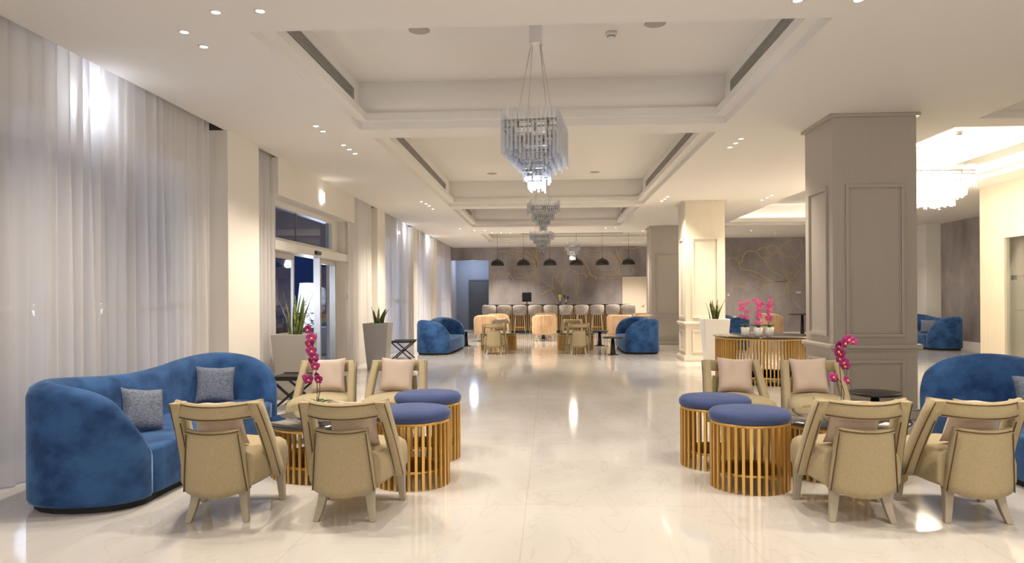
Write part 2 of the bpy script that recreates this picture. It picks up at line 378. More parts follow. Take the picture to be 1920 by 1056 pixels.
obj('jamb', MB().box(-.06, .05, .40, .46, 0, 1.965), 'alu', de)
obj('fixed_jamb', MB().box(-.1, .0, 1.41, 1.50, 0, 1.965), 'alu', de)
struct('trim_14', MB().box(-4.0, -3.86, 12.9, 13.0, 0, 2.1), 'wall')
tag(obj('card_reader', MB().box(-3.72, -3.69, 13.05, 13.14, 1.27, 1.37), 'plast', bevel=.005), 'small card reader with a red front on the jamb right of the sliding door', 'card reader')
obj('reader_front', MB().box(-3.69, -3.685, 13.07, 13.12, 1.29, 1.35), 'red', bpy.data.objects['card_reader'])
tag(obj('wall_light', MB().box(-3.62, -3.59, 11.25, 11.42, 2.84, 3.0), 'glowf', bevel=.005), 'small square lit fixture high on the fascia above the entrance', 'light fixture')

# ---------------------------------------------------------------- gold line drawing on the plaster walls
def ribbon(mb, pts, w, mapf):
    P = [Vector((p[0], p[1])) for p in cr(pts, 6)]; vs = []; n = len(P)
    for i, p in enumerate(P):
        t = (P[min(i+1,n-1)]-P[max(i-1,0)]); t = t.normalized() if t.length > 0 else Vector((1,0)); q = Vector((-t.y, t.x))*w/2
        vs += [mapf(p+q), mapf(p-q)]
    mb.add(vs, [(2*i,2*i+1,2*i+3,2*i+2) for i in range(n-1)])
BAR_LINES = [[(-0.45,2.61),(-0.61,2.87),(-0.93,3.1),(-1.41,3.14)],[(-0.45,2.61),(-0.65,2.92),(-1.09,3.04),(-1.61,3.08),(-1.81,3.03)],[(-0.45,2.61),(-0.81,2.84),(-1.33,2.94),(-1.81,3.05),(-2.1,2.97)],[(-0.45,2.61),(-0.85,2.72),(-1.25,2.82),(-1.69,2.86)],[(-0.45,2.61),(-0.77,2.66),(-1.13,2.74),(-1.49,2.76)],[(-0.45,2.61),(-0.73,2.96),(-0.85,3.16)],[(-0.45,2.61),(-0.55,2.91),(-0.61,3.16)],[(-0.45,2.61),(-0.47,2.91),(-0.45,3.15)],[(-0.45,2.61),(-0.51,2.87),(-0.69,3.12)],[(-0.43,3.11),(-0.42,2.59),(-0.43,2.03)],[(-0.45,2.59),(-0.49,2.31),(-0.69,2.13),(-1.01,2.03),(-1.26,2.08)],[(-0.43,2.55),(-0.45,2.27),(-0.61,2.07),(-0.85,2.02)],[(-0.44,2.55),(-0.5,2.27),(-0.55,2.05)],[(-0.44,2.59),(-0.61,2.39),(-1.01,2.36),(-1.33,2.44)],[(-0.44,2.59),(-0.53,2.31),(-0.81,2.15),(-1.18,2.18)],[(-2.26,2.28),(-2.06,2.18),(-1.88,2.24),(-1.76,2.08),(-1.66,2.06),(-1.5,2.22),(-1.42,2.08),(-1.32,1.92)],[(-1.5,2.22),(-1.54,2.08),(-1.66,2.04)],[(-2.18,2.49),(-1.98,2.44),(-1.74,2.46),(-1.66,2.28)],[(-0.85,2.02),(-0.61,2.08),(-0.43,2.03),(-0.21,1.91),(-0.01,1.75),(0.21,1.62),(0.07,1.58),(-0.1,1.53),(-0.22,1.39)],[(0.07,1.58),(0.18,1.3),(0.34,1.06)],[(-0.01,1.75),(-0.29,1.67),(-0.62,1.79),(-0.82,1.87)],[(0.13,1.66),(0.15,2.03),(0.23,2.1),(0.39,1.9),(0.47,1.74),(0.59,1.9)],[(0.31,2.02),(0.37,2.22),(0.47,2.28),(0.59,2.18),(0.53,1.94),(0.47,1.74)],[(0.49,1.74),(0.53,1.58),(0.58,1.42)],[(0.59,2.22),(0.75,2.34),(0.93,2.32),(1.05,2.22),(1.11,2.06),(1.1,1.66),(1.06,1.38)],[(1.03,2.06),(1.01,1.74),(1.04,1.42),(1.18,1.22)],[(1.11,2.18),(1.35,2.18),(1.43,2.02),(1.55,2.22),(1.63,2.1),(1.75,2.05),(1.82,1.89)],[(1.27,2.82),(1.39,2.58),(1.51,2.34),(1.55,2.22),(1.59,2.06)],[(2.7,2.58),(2.54,2.85),(2.23,3.07),(1.79,3.11)],[(2.7,2.58),(2.51,2.89),(2.07,3.01),(1.55,3.06),(1.31,3.0)],[(2.7,2.58),(2.35,2.81),(1.83,2.91),(1.39,3.0)],[(2.7,2.58),(2.31,2.69),(1.91,2.79),(1.51,2.84)],[(2.7,2.58),(2.38,2.63),(2.03,2.71),(1.67,2.73)],[(2.7,2.58),(2.43,2.93),(2.31,3.13)],[(2.7,2.58),(2.6,2.89),(2.55,3.13)],[(2.7,2.58),(2.68,2.88),(2.7,3.12)],[(2.77,3.08),(2.77,2.56),(2.76,2.05)],[(2.7,2.56),(2.66,2.29),(2.46,2.11),(2.14,2.01),(1.9,2.05)],[(2.7,2.53),(2.68,2.25),(2.54,2.13),(2.3,2.05)],[(2.7,2.56),(2.54,2.37),(2.14,2.33),(1.83,2.41)],[(2.7,2.56),(2.62,2.29),(2.34,2.13),(1.98,2.15)],[(1.75,2.05),(1.98,1.97),(2.26,2.03),(2.5,2.09),(2.74,2.13)],[(2.7,3.04),(2.9,3.14),(3.18,3.11),(3.54,3.19),(3.83,3.14)],[(2.98,2.48),(3.2,2.32),(3.06,2.08)],[(2.5,1.93),(2.74,1.89)],[(2.48,1.83),(2.74,1.8)],[(2.46,1.73),(2.7,1.69)],[(-2.06,2.16),(-2.1,1.92),(-2.08,1.68),(-2.03,1.44),(-1.93,1.24)],[(-2.15,1.6),(-2.07,1.32)],[(-0.13,2.87),(-0.02,3.11)],[(-0.3,1.39),(-0.1,1.47),(0.07,1.58)]]
BAY_LINES = [[(7.77,1.78),(7.4,1.75),(7.06,1.88),(6.79,2.05),(6.52,2.14),(6.31,2.16),(6.23,2.26),(6.21,2.37),(6.31,2.43),(6.33,2.57),(6.45,2.74),(6.62,2.76),(6.79,2.71),(6.89,2.57),(7.01,2.5)],[(7.01,2.5),(7.05,2.56),(7.11,2.51),(7.08,2.46),(7.01,2.5)],[(7.08,2.46),(7.27,2.63),(7.4,2.7),(7.57,2.66),(7.71,2.58),(7.88,2.57),(8.0,2.52),(8.04,2.38),(8.2,2.26),(8.11,2.07),(7.98,1.9),(7.8,1.78)],[(7.13,2.76),(7.15,2.89),(7.27,2.94),(7.4,2.89),(7.47,2.77)],[(6.79,2.78),(6.93,2.85),(7.1,2.87),(7.13,2.76),(7.2,2.67),(7.3,2.65)],[(7.06,2.43),(7.13,2.29),(7.18,2.18),(7.47,1.98),(7.75,1.8)],[(7.77,1.77),(7.46,1.73),(7.26,1.67),(7.02,1.63),(6.94,1.53),(6.85,1.58),(6.62,1.53),(6.27,1.59),(6.07,1.62),(5.97,1.5),(5.95,1.43)],[(7.77,1.77),(7.78,1.52),(7.77,1.25)],[(7.77,1.25),(7.53,1.2),(7.26,1.15),(7.12,1.18)],[(7.75,1.77),(7.67,1.53),(7.46,1.28),(7.26,1.15)],[(7.76,1.77),(7.72,1.52),(7.63,1.32),(7.53,1.22)],[(7.54,2.77),(7.57,2.91),(7.74,3.04),(7.95,3.11),(8.15,3.12),(8.22,2.94),(8.15,2.69),(8.0,2.52)],[(7.94,1.18),(8.1,0.94),(8.34,0.8),(8.48,0.9),(8.38,1.21)],[(6.31,1.95),(6.35,1.74),(6.27,1.59)],[(7.75,1.8),(7.67,1.97),(7.6,2.18)],[(7.75,1.8),(7.72,1.97),(7.7,2.18)],[(7.75,1.8),(7.77,1.97),(7.81,2.18)],[(7.75,1.8),(7.6,1.91),(7.37,2.08)],[(7.75,1.8),(7.84,1.94),(7.91,2.08)],[(5.8,2.47),(5.97,2.54),(6.11,2.52),(6.21,2.37)],[(5.83,2.16),(6.0,2.18),(6.12,2.06),(6.11,1.99)],[(7.8,1.73),(8.11,1.73),(8.35,1.83)],[(7.84,1.39),(8.07,1.59),(8.28,1.8)],[(7.67,1.77),(7.26,1.75),(6.89,1.84),(6.52,2.02)]]
for lines, yw, wall in ((BAR_LINES, YB, 'wall_back'), (BAY_LINES, 23.85, 'wall_right_bay')):
    g = MB()
    for k, pts in enumerate(lines): ribbon(g, pts, .021 if len(pts) > 4 else .012, lambda p: (p[0], yw-.004, p[1]))
    obj('gold_line_drawing', g, 'gline', bpy.data.objects[wall])
for i, (x, z, w, d) in enumerate(((8.1, 1.40, .16, 'white switch plate on the grey mural wall just left of the big taupe column'), (5.86, 1.33, .07, 'small square white switch beside the cream column at plant height'), (6.05, .60, .10, 'low white socket plate on the mural wall behind the leftmost desk orchid'))):
    tag(obj('switch_plate', MB().box(x-w/2, x+w/2, 23.83, 23.849, z-.035, z+.035), 'plast'), d, 'switch', 'switch plates on the mural wall')

# ---------------------------------------------------------------- columns
def mould(mb, x0, x1, z0, z1, mx, w=.035, d=.022):
    for a in ((x0, x1, z0, z0+w), (x0, x1, z1-w, z1), (x0, x0+w, z0+w, z1-w), (x1-w, x1, z0+w, z1-w)):
        mb.box(a[0], a[1], -d, .005, a[2], a[3], mx)
    for a in ((x0+w, x1-w, z0+w, z0+w+.014), (x0+w, x1-w, z1-w-.014, z1-w), (x0+w, x0+w+.014, z0+w, z1-w), (x1-w-.014, x1-w, z0+w, z1-w)):
        mb.box(a[0], a[1], -d*.45, .005, a[2], a[3], mx)
def column(x0, x1, y0, y1, m, label, group=None):
    cx, cy = (x0+x1)/2, (y0+y1)/2; hx, hy = (x1-x0)/2, (y1-y0)/2
    t = thing('column', (cx, cy, 0), 0, label, 'column', group)
    t['kind'] = 'structure'
    obj('shaft', MB().box(-hx, hx, -hy, hy, 0, H), m, t)
    def ring(name, z0, z1, e, bev=.012):
        obj(name, MB().box(-hx-e, hx+e, -hy-e, hy+e, z0, z1), m, t, bevel=bev, seg=3)
    ring('crown', H-.035, H-.001, .035, .006)
    ring('chair_rail', .735, .785, .045, .018); ring('chair_rail_base', .71, .735, .02, .006)
    ring('plinth', .001, .09, .05, .01); ring('plinth_cap', .09, .115, .035, .01)
    for k, (wd, dd) in enumerate(((hx, hy), (hy, hx), (hx, hy), (hy, hx))):
        mx = Matrix.Rotation(-pi/2*k, 4, 'Z') @ Matrix.Translation((0, -dd, 0))
        p = MB(); mould(p, -wd+.13, wd-.13, .86, 2.46, mx); obj('panel_moulding', p, m, t, bevel=.004, seg=2)
        p = MB(); mould(p, -wd+.13, wd-.13, .17, .62, mx); obj('lower_panel_moulding', p, m, t, bevel=.004, seg=2)
    return t
column(2.98, 3.84, 7.72, 8.52, 'taupe', 'big taupe panelled column nearest the camera on the right')
column(2.72, 3.50, 14.5, 15.25, 'cream', 'cream panelled column behind the white planter and gold console')
column(2.76, 3.66, 19.6, 20.4, 'taupe', 'grey beige panelled column farther back left of the cream column')

# ---------------------------------------------------------------- curtains
def curtain(y0, y1, label, x=-3.71, seed=1, m='sheer', ztop=3.41, amp=.045):
    r = random.Random(seed); n = int((y1-y0)*36); ph = [0]; 
    for i in range(n): ph.append(ph[-1]+.9+.7*r.random()*(1+.5*sin(i*.11)))
    def fn(u, v):
        i = min(int(u*n), n-1); t = u*n-i; p = ph[i]+(ph[i+1]-ph[i])*t
        z = ztop-(ztop-.012)*v; a = amp*(.55+.45*v)*(.75+.5*sin(p*.13+seed))
        return (x+a*sin(p)+.010*sin(p*.37+v*3), y0+(y1-y0)*u+.012*sin(p*.5+v*4), z)
    o = obj('curtain', MB().grid(fn, n*4, 14), m)
    return tag(o, label, 'curtain', 'sheer curtains along the window wall')
curtain(.5, 7.72, 'wide white sheer curtain behind the near blue sofa', x=-3.74, seed=3)
curtain(8.82, 9.62, 'narrow sheer curtain between the near white column and the entrance', x=-3.73, seed=4)
curtain(12.95, 14.75, 'sheer curtain right of the entrance, before the second white column', x=-3.66, seed=5, amp=.03)
curtain(15.75, 18.95, 'sheer curtain behind the dark folding tray table beyond the second column', x=-3.72, seed=6)
curtain(19.9, 22.4, 'sheer curtain behind the farther left blue sofa', x=-3.72, seed=7)
curtain(23.3, 27.2, 'last sheer curtain on the left before the grey mural wall', x=-3.72, seed=8)
curtain(27.7, 29.5, 'bluish sheer curtain in the corridor beyond the mural wall', x=-3.82, seed=9, ztop=2.88)

# ================================================================= THINGS
def cushion_mb(w, h, t, seed=0, n=16):
    r = random.Random(seed); a1, a2 = r.uniform(0, 6), r.uniform(0, 6)
    mb = MB()
    for sgn in (1, -1):
        def fn(u, v):
            x, y = 2*u-1, 2*v-1
            e = max(0, (1-x**4)*(1-y**4)); th = t/2*(e**.55)*(1+.07*sin(5*x+a1)*cos(4*y+a2))
            px = x*w/2*(1-.09*(1-y*y)**1*abs(x)**2); py = y*h/2*(1-.09*(1-x*x)*abs(y)**2)
            return (px if sgn > 0 else -px, sgn*th+(.004*sin(a1+7*x)), py)
        mb.grid(fn, n, n)
    return mb
def cushion(loc, rz, tilt, w, m, label, group, seed=0, roll=0, t=.12):
    # loc = middle of the bottom edge, leaning back by tilt
    mb = cushion_mb(w, w, t, seed)
    o = obj('cushion', mb, m)
    o.matrix_world = Matrix.Translation(loc) @ Matrix.Rotation(rz, 4, 'Z') @ Matrix.Rotation(tilt, 4, 'X') @ Matrix.Rotation(roll, 4, 'Y') @ Matrix.Translation((0, 0, w/2))
    return tag(o, label, 'cushion', group)

# --- low lounge chair; local front = +Y
def make_chair(label):
    t = thing('lounge_chair', (0, 0, 0), 0, label, 'chair', 'olive linen lounge chairs')
    # seat
    rings = []
    prof = [(-.225, .21, .0), (-.20, .215, 0), (-.1, .235, 0), (.05, .255, 0), (.2, .27, 0), (.27, .272, 0), (.315, .26, .0), (.335, .235, .0)]
    for y, hw, _ in prof:
        zt = .415 if y < .2 else .415-(y-.2)**2*2.2; zb = .205
        if y > .3: zb = .235
        rings.append([(-hw+.02, y, zb), (-hw, y, zb+.03), (-hw, y, zt-.075), (-hw+.012, y, zt-.03), (-hw+.05, y, zt-.006), (0, y, zt+.012), (hw-.05, y, zt-.006), (hw-.012, y, zt-.03), (hw, y, zt-.075), (hw, y, zb+.03), (hw-.02, y, zb), (0, y, zb)])
    obj('seat', MB().loft(rings), 'fab', t)
    # curved top rail
    def bow(x, y0, depth, hw): return y0-depth*(1-(x/hw)**2)
    n = 16; rings = []
    for i in range(n+1):
        x = -.25+.5*i/n; y = bow(x, -.19, .12, .25); zt = .695+.014*(abs(x)/.25)**2; zb = zt-.097
        # lean: lower edge sits further forward
        rings.append([(x, y-.022, zb+.008), (x, y-.028, zt-.012), (x, y-.014, zt+.002), (x, y+.018, zt), (x, y+.030, zt-.012), (x, y+.04, zb+.008), (x, y+.035, zb), (x, y-.015, zb)])
    obj('top_rail', MB().loft(rings), 'fab', t)
    for s in (-1, 1):
        mb = MB(); rings = []
        for k in range(7):
            q = k/6; z = .70-.49*q; y = -.235+.30*q+.02*sin(pi*q); hw = .055+.012*q; x = s*(.222+.045*q+.0*sin(pi*q)); w = .028
            rings.append([(x-w, y-hw, z), (x-w, y+hw, z-.02*q), (x-w*.6, y+hw+.006, z-.02*q), (x+w*.6, y+hw+.006, z-.02*q), (x+w, y+hw, z-.02*q), (x+w, y-hw, z), (x+w*.6, y-hw-.006, z), (x-w*.6, y-hw-.006, z)])
        obj('side_post', mb.loft(rings), 'fab', t)
    # inner back shell
    def shell(x, z):
        q = (z-.19)/.352; return -.225-.03*q - .075*(1-(x/.2)**2)
    rings = []
    for k in range(9):
        q = k/8; z = .19+.352*q; hw = .185-.035*q; ring = []
        th = .035 if k < 8 else .02
        m = 9
        for i in range(m): x = -hw+2*hw*i/(m-1); ring.append((x, shell(x, z)-th/2, z-.034*(1-q)*(1-(x/hw)**2)+(.012*(x/hw)**2 if k == 8 else 0)))
        for i in range(m): x = hw-2*hw*i/(m-1); ring.append((x, shell(x, z)+th*1.2, z+(.012*(x/hw)**2 if k == 8 else 0)))
        rings.append(ring)
    obj('back_shell', MB().loft(rings), 'fab', t)
    # nail head trim lines
    nb = MB()
    pts = [(x, bow(x, -.19, .12, .25)-.029, .683+.014*(abs(x)/.25)**2) for x in [-.245+.49*i/14 for i in range(15)]]
    nb.tube(pts, .0035, 5)
    pts = [(x, bow(x, -.19, .12, .25)-.024, .607+.014*(abs(x)/.25)**2) for x in [-.205+.41*i/14 for i in range(15)]]
    nb.tube(pts, .0035, 5)
    for s in (-1, 1):
        P1 = []; P2 = []
        for k in range(9):
            q = k/8; z = .69-.47*q; y = -.235+.30*q+.02*sin(pi*q); hw = .055+.012*q; x = s*(.222+.045*q)
            P1.append((x+s*.029, y-hw+.003, z)); P2.append((x-s*.014, y-hw-.008, z)) if k > 1 else None
        nb.tube(P1, .0032, 5); nb.tube(P2, .0032, 5)
        nb.tube([(s*(.181-.035*k/8), shell(.181-.035*k/8, .19+.342*k/8)-.021, .185+.342*k/8) for k in range(9)], .0032, 5)
    nb.tube([(x, shell(x, .542)-.014, .530+.010*(x/.15)**2) for x in [-.148+.296*i/10 for i in range(11)]], .0032, 5)
    obj('nail_trim', nb, 'nail', t)
    # legs
    def leg(x0, y0, x1, y1, zt, curve):
        rings = []
        for k in range(8):
            q = k/7; z = zt*(1-q); cv = curve*q*q; x = x0+(x1-x0)*q*q; y = y0+(y1-y0-curve)*q*.4+(y1-y0)*q*q*.6+curve*.4*q
            w = .030-.012*q
            rings.append([(x-w, y-w, z), (x+w, y-w, z), (x+w, y+w, z), (x-w, y+w, z)])
        return MB().loft(rings[::-1], smooth=False)
    for s in (-1, 1):
        obj('leg', leg(s*.135, -.165, s*.168, -.232, .23, 0), 'legp', t, bevel=.006)
        obj('leg', leg(s*.235, .235, s*.251, .222, .235, 0), 'legp', t, bevel=.006)
    return t
CH = [(-1.955, 4.33, 5, 'olive linen lounge chair with its back to us beside the near left blue sofa'),
      (-1.195, 4.37, 0, 'olive linen lounge chair with its back to us next to the near left blue stools'),
      (1.80, 4.44, -4.5, 'olive linen lounge chair with its back to us right of the near right blue stools'),
      (2.44, 4.45, -3, 'olive linen lounge chair with its back to us at the right edge of the picture'),
      (-2.08, 6.55, 184, 'olive linen lounge chair facing us behind the orchid on the left coffee table'),
      (-1.42, 6.58, 181, 'olive linen lounge chair facing us behind the near left blue stools'),
      (1.68, 6.55, 180, 'olive linen lounge chair facing us behind the near right blue stools'),
      (2.36, 6.5, 174, 'olive linen lounge chair facing us in front of the big taupe column'),
      (-1.255, 16.55, 0, 'distant olive lounge chair, back to us, at the left one of the far gold tables'),
      (.67, 16.55, 0, 'distant olive lounge chair, back to us, at the right one of the far gold tables'),
      (-1.27, 18.9, 182, 'distant olive lounge chair facing us beyond the far left gold table'),
      (.62, 18.9, 180, 'distant olive lounge chair facing us beyond the far right gold table')]
chair0 = None
for i, (x, y, a, lab) in enumerate(CH):
    if chair0 is None:
        chair0 = make_chair(lab); chair0.location = (x, y, 0); chair0.rotation_euler = (0, 0, R(a))
    else: dup(chair0, (x, y, 0), R(a), lab)
CL = ['behind the opening of the chair beside the near left sofa', 'behind the opening of the chair next to the left stools', 'seen through the back of the chair right of the right stools', 'seen through the back of the chair at the right picture edge',
      'on the facing chair behind the left orchid', 'on the facing chair behind the left stools', 'on the facing chair behind the right stools', 'on the facing chair in front of the big column']
for i in range(8):
    x, y, a, _ = CH[i]; a = R(a); d = Vector((-sin(a), cos(a))); p = Vector((x, y))-d*(.06 if i < 4 else .10)+Vector((cos(a), sin(a)))*(.02 if i % 2 else -.015)
    cushion((p.x, p.y, .418), a, R(24 if i < 4 else 17), .30 if i < 4 else .325, 'blush', 'pale blush square cushion '+CL[i], 'blush cushions on the lounge chairs', seed=i, roll=R((-2, 3, 2, 4, 2, -3, -3, 2)[i]), t=.12)
cushion((-1.27, 18.98, .418), pi, R(14), .34, 'blush', 'small pale cushion on the distant facing chair beyond the far left gold table', 'blush cushions on the lounge chairs', seed=21)

# --- crescent sofa; local front = +X
def make_sofa(label):
    t = thing('curved_sofa', (0, 0, 0), 0, label, 'sofa', 'blue velvet curved sofas')
    half = [(.42, -1.02, .36, .10), (.405, -1.13, .50, .12), (.33, -1.235, .645, .15), (.20, -1.30, .725, .17), (.03, -1.33, .765, .18), (-.14, -1.305, .785, .18), (-.28, -1.21, .79, .18), (-.37, -1.03, .785, .18), (-.41, -.72, .765, .18), (-.405, -.35, .735, .18)]
    pts = half+[(-.40, 0, .722, .18)]+[(a, -b, c*1.0, d) for a, b, c, d in half[::-1]]
    S = cr(pts, 4); n = len(S); rings = []; inner = []
    for i, (x, y, zt, th) in enumerate(S):
        a, b = S[max(i-1,0)], S[min(i+1,n-1)]; tx, ty = b[0]-a[0], b[1]-a[1]; l = math.hypot(tx, ty); nx, ny = ty/l, -tx/l
        # inward normal: to the right of travel is outside for this path
        nx, ny = (ty/l, -tx/l); cxv, cyv = -x*.2+.25-x, -y*.6
        if nx*cxv+ny*cyv < 0: nx, ny = -nx, -ny
        r = min(.075, th*.42)
        def P(d, z): return (x+nx*d, y+ny*d, z)
        ring = [P(.012, .045), P(0, .07), P(0, zt-r*1.3), P(r*.22, zt-r*.45), P(r*.9, zt-.004), P(th*.5, zt+.004), P(th-r*.9, zt-.004), P(th-r*.2, zt-r*.45), P(th, zt-r*1.3), P(th, .2 if zt > .4 else .2), P(th, .045)]
        rings.append(ring); inner.append((x+nx*(th-.02), y+ny*(th-.02)))
    obj('back', MB().loft(rings), 'vel', t)
    poly = [(.40, -1.02)]+inner[3:-3:2]+[(.40, 1.02)]
    poly = poly+[(.425, .9), (.43, .5), (.43, 0), (.43, -.5), (.425, -.9)]
    obj('seat', MB().prism(poly[::-1], .045, .35), 'vel', t, bevel=.028, seg=4)
    base = [(x*.93+.0, y*.965) for x, y, _, _ in S][::3]+[(.38, .9), (.38, -.9)]
    obj('plinth', MB().prism(base[::-1], .0, .05), 'dark', t)
    return t
s1 = make_sofa('big blue velvet curved sofa on the near left by the curtain'); s1.location = (-2.955, 5.5, 0)
s2 = dup(s1, (3.57, 5.2, 0), pi, 'blue velvet curved sofa on the near right, cut by the picture edge')
dup(s1, (-2.62, 17.4, 0), R(-2), 'distant blue velvet sofa on the left by the far curtains')
dup(s1, (2.12, 17.5, 0), pi, 'distant blue velvet sofa in front of the grey beige column')
dup(s1, (9.4, 18.45, 0), R(175), 'blue velvet sofa far right seen past the big column')
dup(s1, (4.55, 19.0, 0), R(180), 'blue velvet sofa mostly hidden behind the white planter by the cream column')
G = 'grey tweed cushions'
cushion((-2.90, 5.0, .352), R(-118), R(16), .32, 'tweed', 'grey tweed cushion nearest to us on the near left sofa', G, 31, roll=R(-9))
cushion((-3.02, 6.36, .352), R(-145), R(12), .34, 'tweed', 'grey tweed cushion at the far end of the near left sofa', G, 32, roll=R(-4))
cushion((3.78, 5.72, .352), R(150), R(10), .33, 'tweed', 'light grey tweed cushion on the near right sofa', G, 33, roll=R(6))
cushion((9.22, 18.05, .352), R(140), R(12), .34, 'tweed', 'small grey cushion on the far right sofa past the big column', G, 34)

# --- slatted drum stool
def slat_ring(mb, r, n, z0, z1, w=.009, d=.009):
    for i in range(n):
        a = 2*pi*i/n; mb.box(r-d, r+d, -w, w, z0, z1, Matrix.Rotation(a, 4, 'Z'))
def hoop(mb, r, z, h, t=.012, n=48):
    mb.lathe([(r-t, z), (r, z), (r, z+h), (r-t, z+h), (r-t, z)], n=n)
def make_stool(label):
    t = thing('drum_stool', (0, 0, 0), 0, label, 'stool', 'blue topped gold drum stools'); r = .262
    obj('seat', MB().lathe([(.0, .452), (r-.01, .452), (r+.004, .462), (r+.01, .48), (r+.008, .505), (r-.012, .524), (r-.06, .532), (0, .536)], n=56), 'pouf', t)
    f = MB(); hoop(f, r-.002, .435, .018); obj('hoop', f, 'gold', t); f = MB(); hoop(f, r-.02, .11, .016, .010); obj('hoop', f, 'gold', t)
    for i in range(34):
        obj('slat', MB().box(r-.014, r+.002, -.0095, .0095, 0, .437, Matrix.Rotation(2*pi*i/34, 4, 'Z')), 'gold', t)
    return t
st = make_stool('front stool of the near left pair of blue drum stools'); st.location = (-.965, 5.03, 0)
dup(st, (-.99, 5.83, 0), .1, 'rear stool of the near left pair of blue drum stools')
dup(st, (1.365, 5.0, 0), .05, 'front stool of the near right pair of blue drum stools')
dup(st, (1.275, 5.63, 0), .15, 'rear stool of the near right pair of blue drum stools')

# --- round gold tables
def make_table(name, label, cat, r, h, n, group=None):
    t = thing(name, (0, 0, 0), 0, label, cat, group)
    obj('tabletop', MB().lathe([(0, h-.016), (r-.006, h-.016), (r, h-.010), (r, h-.004), (r-.005, h), (0, h)], n=72), 'bglass', t)
    f = MB(); hoop(f, r-.028, h-.045, .029, .014, 72); obj('hoop', f, 'gold', t); f = MB(); hoop(f, r-.042, .10, .018, .012, 72); obj('hoop', f, 'gold', t)
    for i in range(n):
        obj('slat', MB().box(r-.044, r-.030, -.0095, .0095, 0, h-.045, Matrix.Rotation(2*pi*i/n, 4, 'Z')), 'gold', t)
    return t
tb = make_table('coffee_table', 'round black glass coffee table on gold slats by the near left sofa', 'table', .475, .40, 56, 'round gold slatted coffee tables'); tb.location = (-1.64, 5.36, 0)
dup(tb, (2.13, 5.42, 0), .05, 'round black glass coffee table on gold slats between the near right chairs')
dup(tb, (-1.25, 17.85, 0), .02, 'distant round gold slatted table on the left side of the far group')
dup(tb, (.65, 17.85, 0), .03, 'distant round gold slatted table on the right side of the far group')
cons = make_table('display_table', 'tall round gold slatted display table carrying three pink orchids', 'table', .74, .70, 84); cons.location = (3.26, 11.15, 0)

# --- small black pedestal tables
def make_ped(label, r=.235, h=.40):
    t = thing('pedestal_table', (0, 0, 0), 0, label, 'side table', 'small black pedestal tables')
    obj('tabletop', MB().lathe([(0, h-.028), (r-.02, h-.028), (r, h-.014), (r, h-.004), (r-.008, h), (0, h)], n=48), 'black', t)
    obj('column_post', MB().lathe([(.065, .018), (.058, .05), (.034, h-.028)], n=28), 'black', t)
    obj('base_plate', MB().lathe([(.125, 0), (.125, .010), (.11, .018), (0, .02)], n=36), 'black', t)
    return t
pd = make_ped('black pedestal table left of the near right blue sofa'); pd.location = (3.02, 6.85, 0)
dup(pd, (1.42, 16.15, 0), 0, 'black pedestal table in front of the distant right blue sofa')
dup(pd, (1.34, 19.2, 0), 0, 'black pedestal table behind the other one by the distant right sofa')
dup(pd, (-2.22, 19.2, 0), 0, 'black pedestal table beyond the distant left blue sofa')
dup(pd, (-.17, 22.15, 0), 0, 'black pedestal table under the middle peach tub chair')
bt = make_ped('tall black bistro table against the right mural wall', .40, .75); bt.location = (7.55, 21.9, 0); bt['group'] = 'bistro'; del bt['group']

# --- folding butler tray tables
def make_tray(label):
    t = thing('tray_table', (0, 0, 0), 0, label, 'side table', 'dark folding tray tables')
    obj('tray_top', MB().box(-.23, .23, -.25, .25, .345, .385), 'black', t, bevel=.004)
    e = MB(); e.box(-.23, .23, -.25, -.235, .385, .395); e.box(-.23, .23, .235, .25, .385, .395); obj('rim', e, 'black', t)
    for y in (-.215, .215):
        for s in (-1, 1):
            a = Vector((s*.20, 0)); b_ = Vector((-s*.215, 0))
            mb = MB(); w = .019; yo = .012*s
            mb.hexa([(-s*.20-w, y-.012+yo, 0), (-s*.20+w, y-.012+yo, 0), (-s*.20+w, y+.012+yo, 0), (-s*.20-w, y+.012+yo, 0)], [(s*.20-w, y-.012+yo, .345), (s*.20+w, y-.012+yo, .345), (s*.20+w, y+.012+yo, .345), (s*.20-w, y+.012+yo, .345)])
            obj('leg', mb, 'black', t)
    obj('stretcher', MB().box(-.016, .016, -.2, .2, .155, .19), 'black', t)
    obj('handle', MB().tube([(.23, -.12, .365), (.285, -.12, .40), (.285, .12, .40), (.23, .12, .365)], .008, 6), 'blackm', t)
    return t
tr = make_tray('dark folding tray table between the near left sofa and the grey planter'); tr.location = (-3.02, 8.44, 0)
dup(tr, (-3.12, 15.3, 0), 0, 'dark folding tray table right of the farther grey planter')

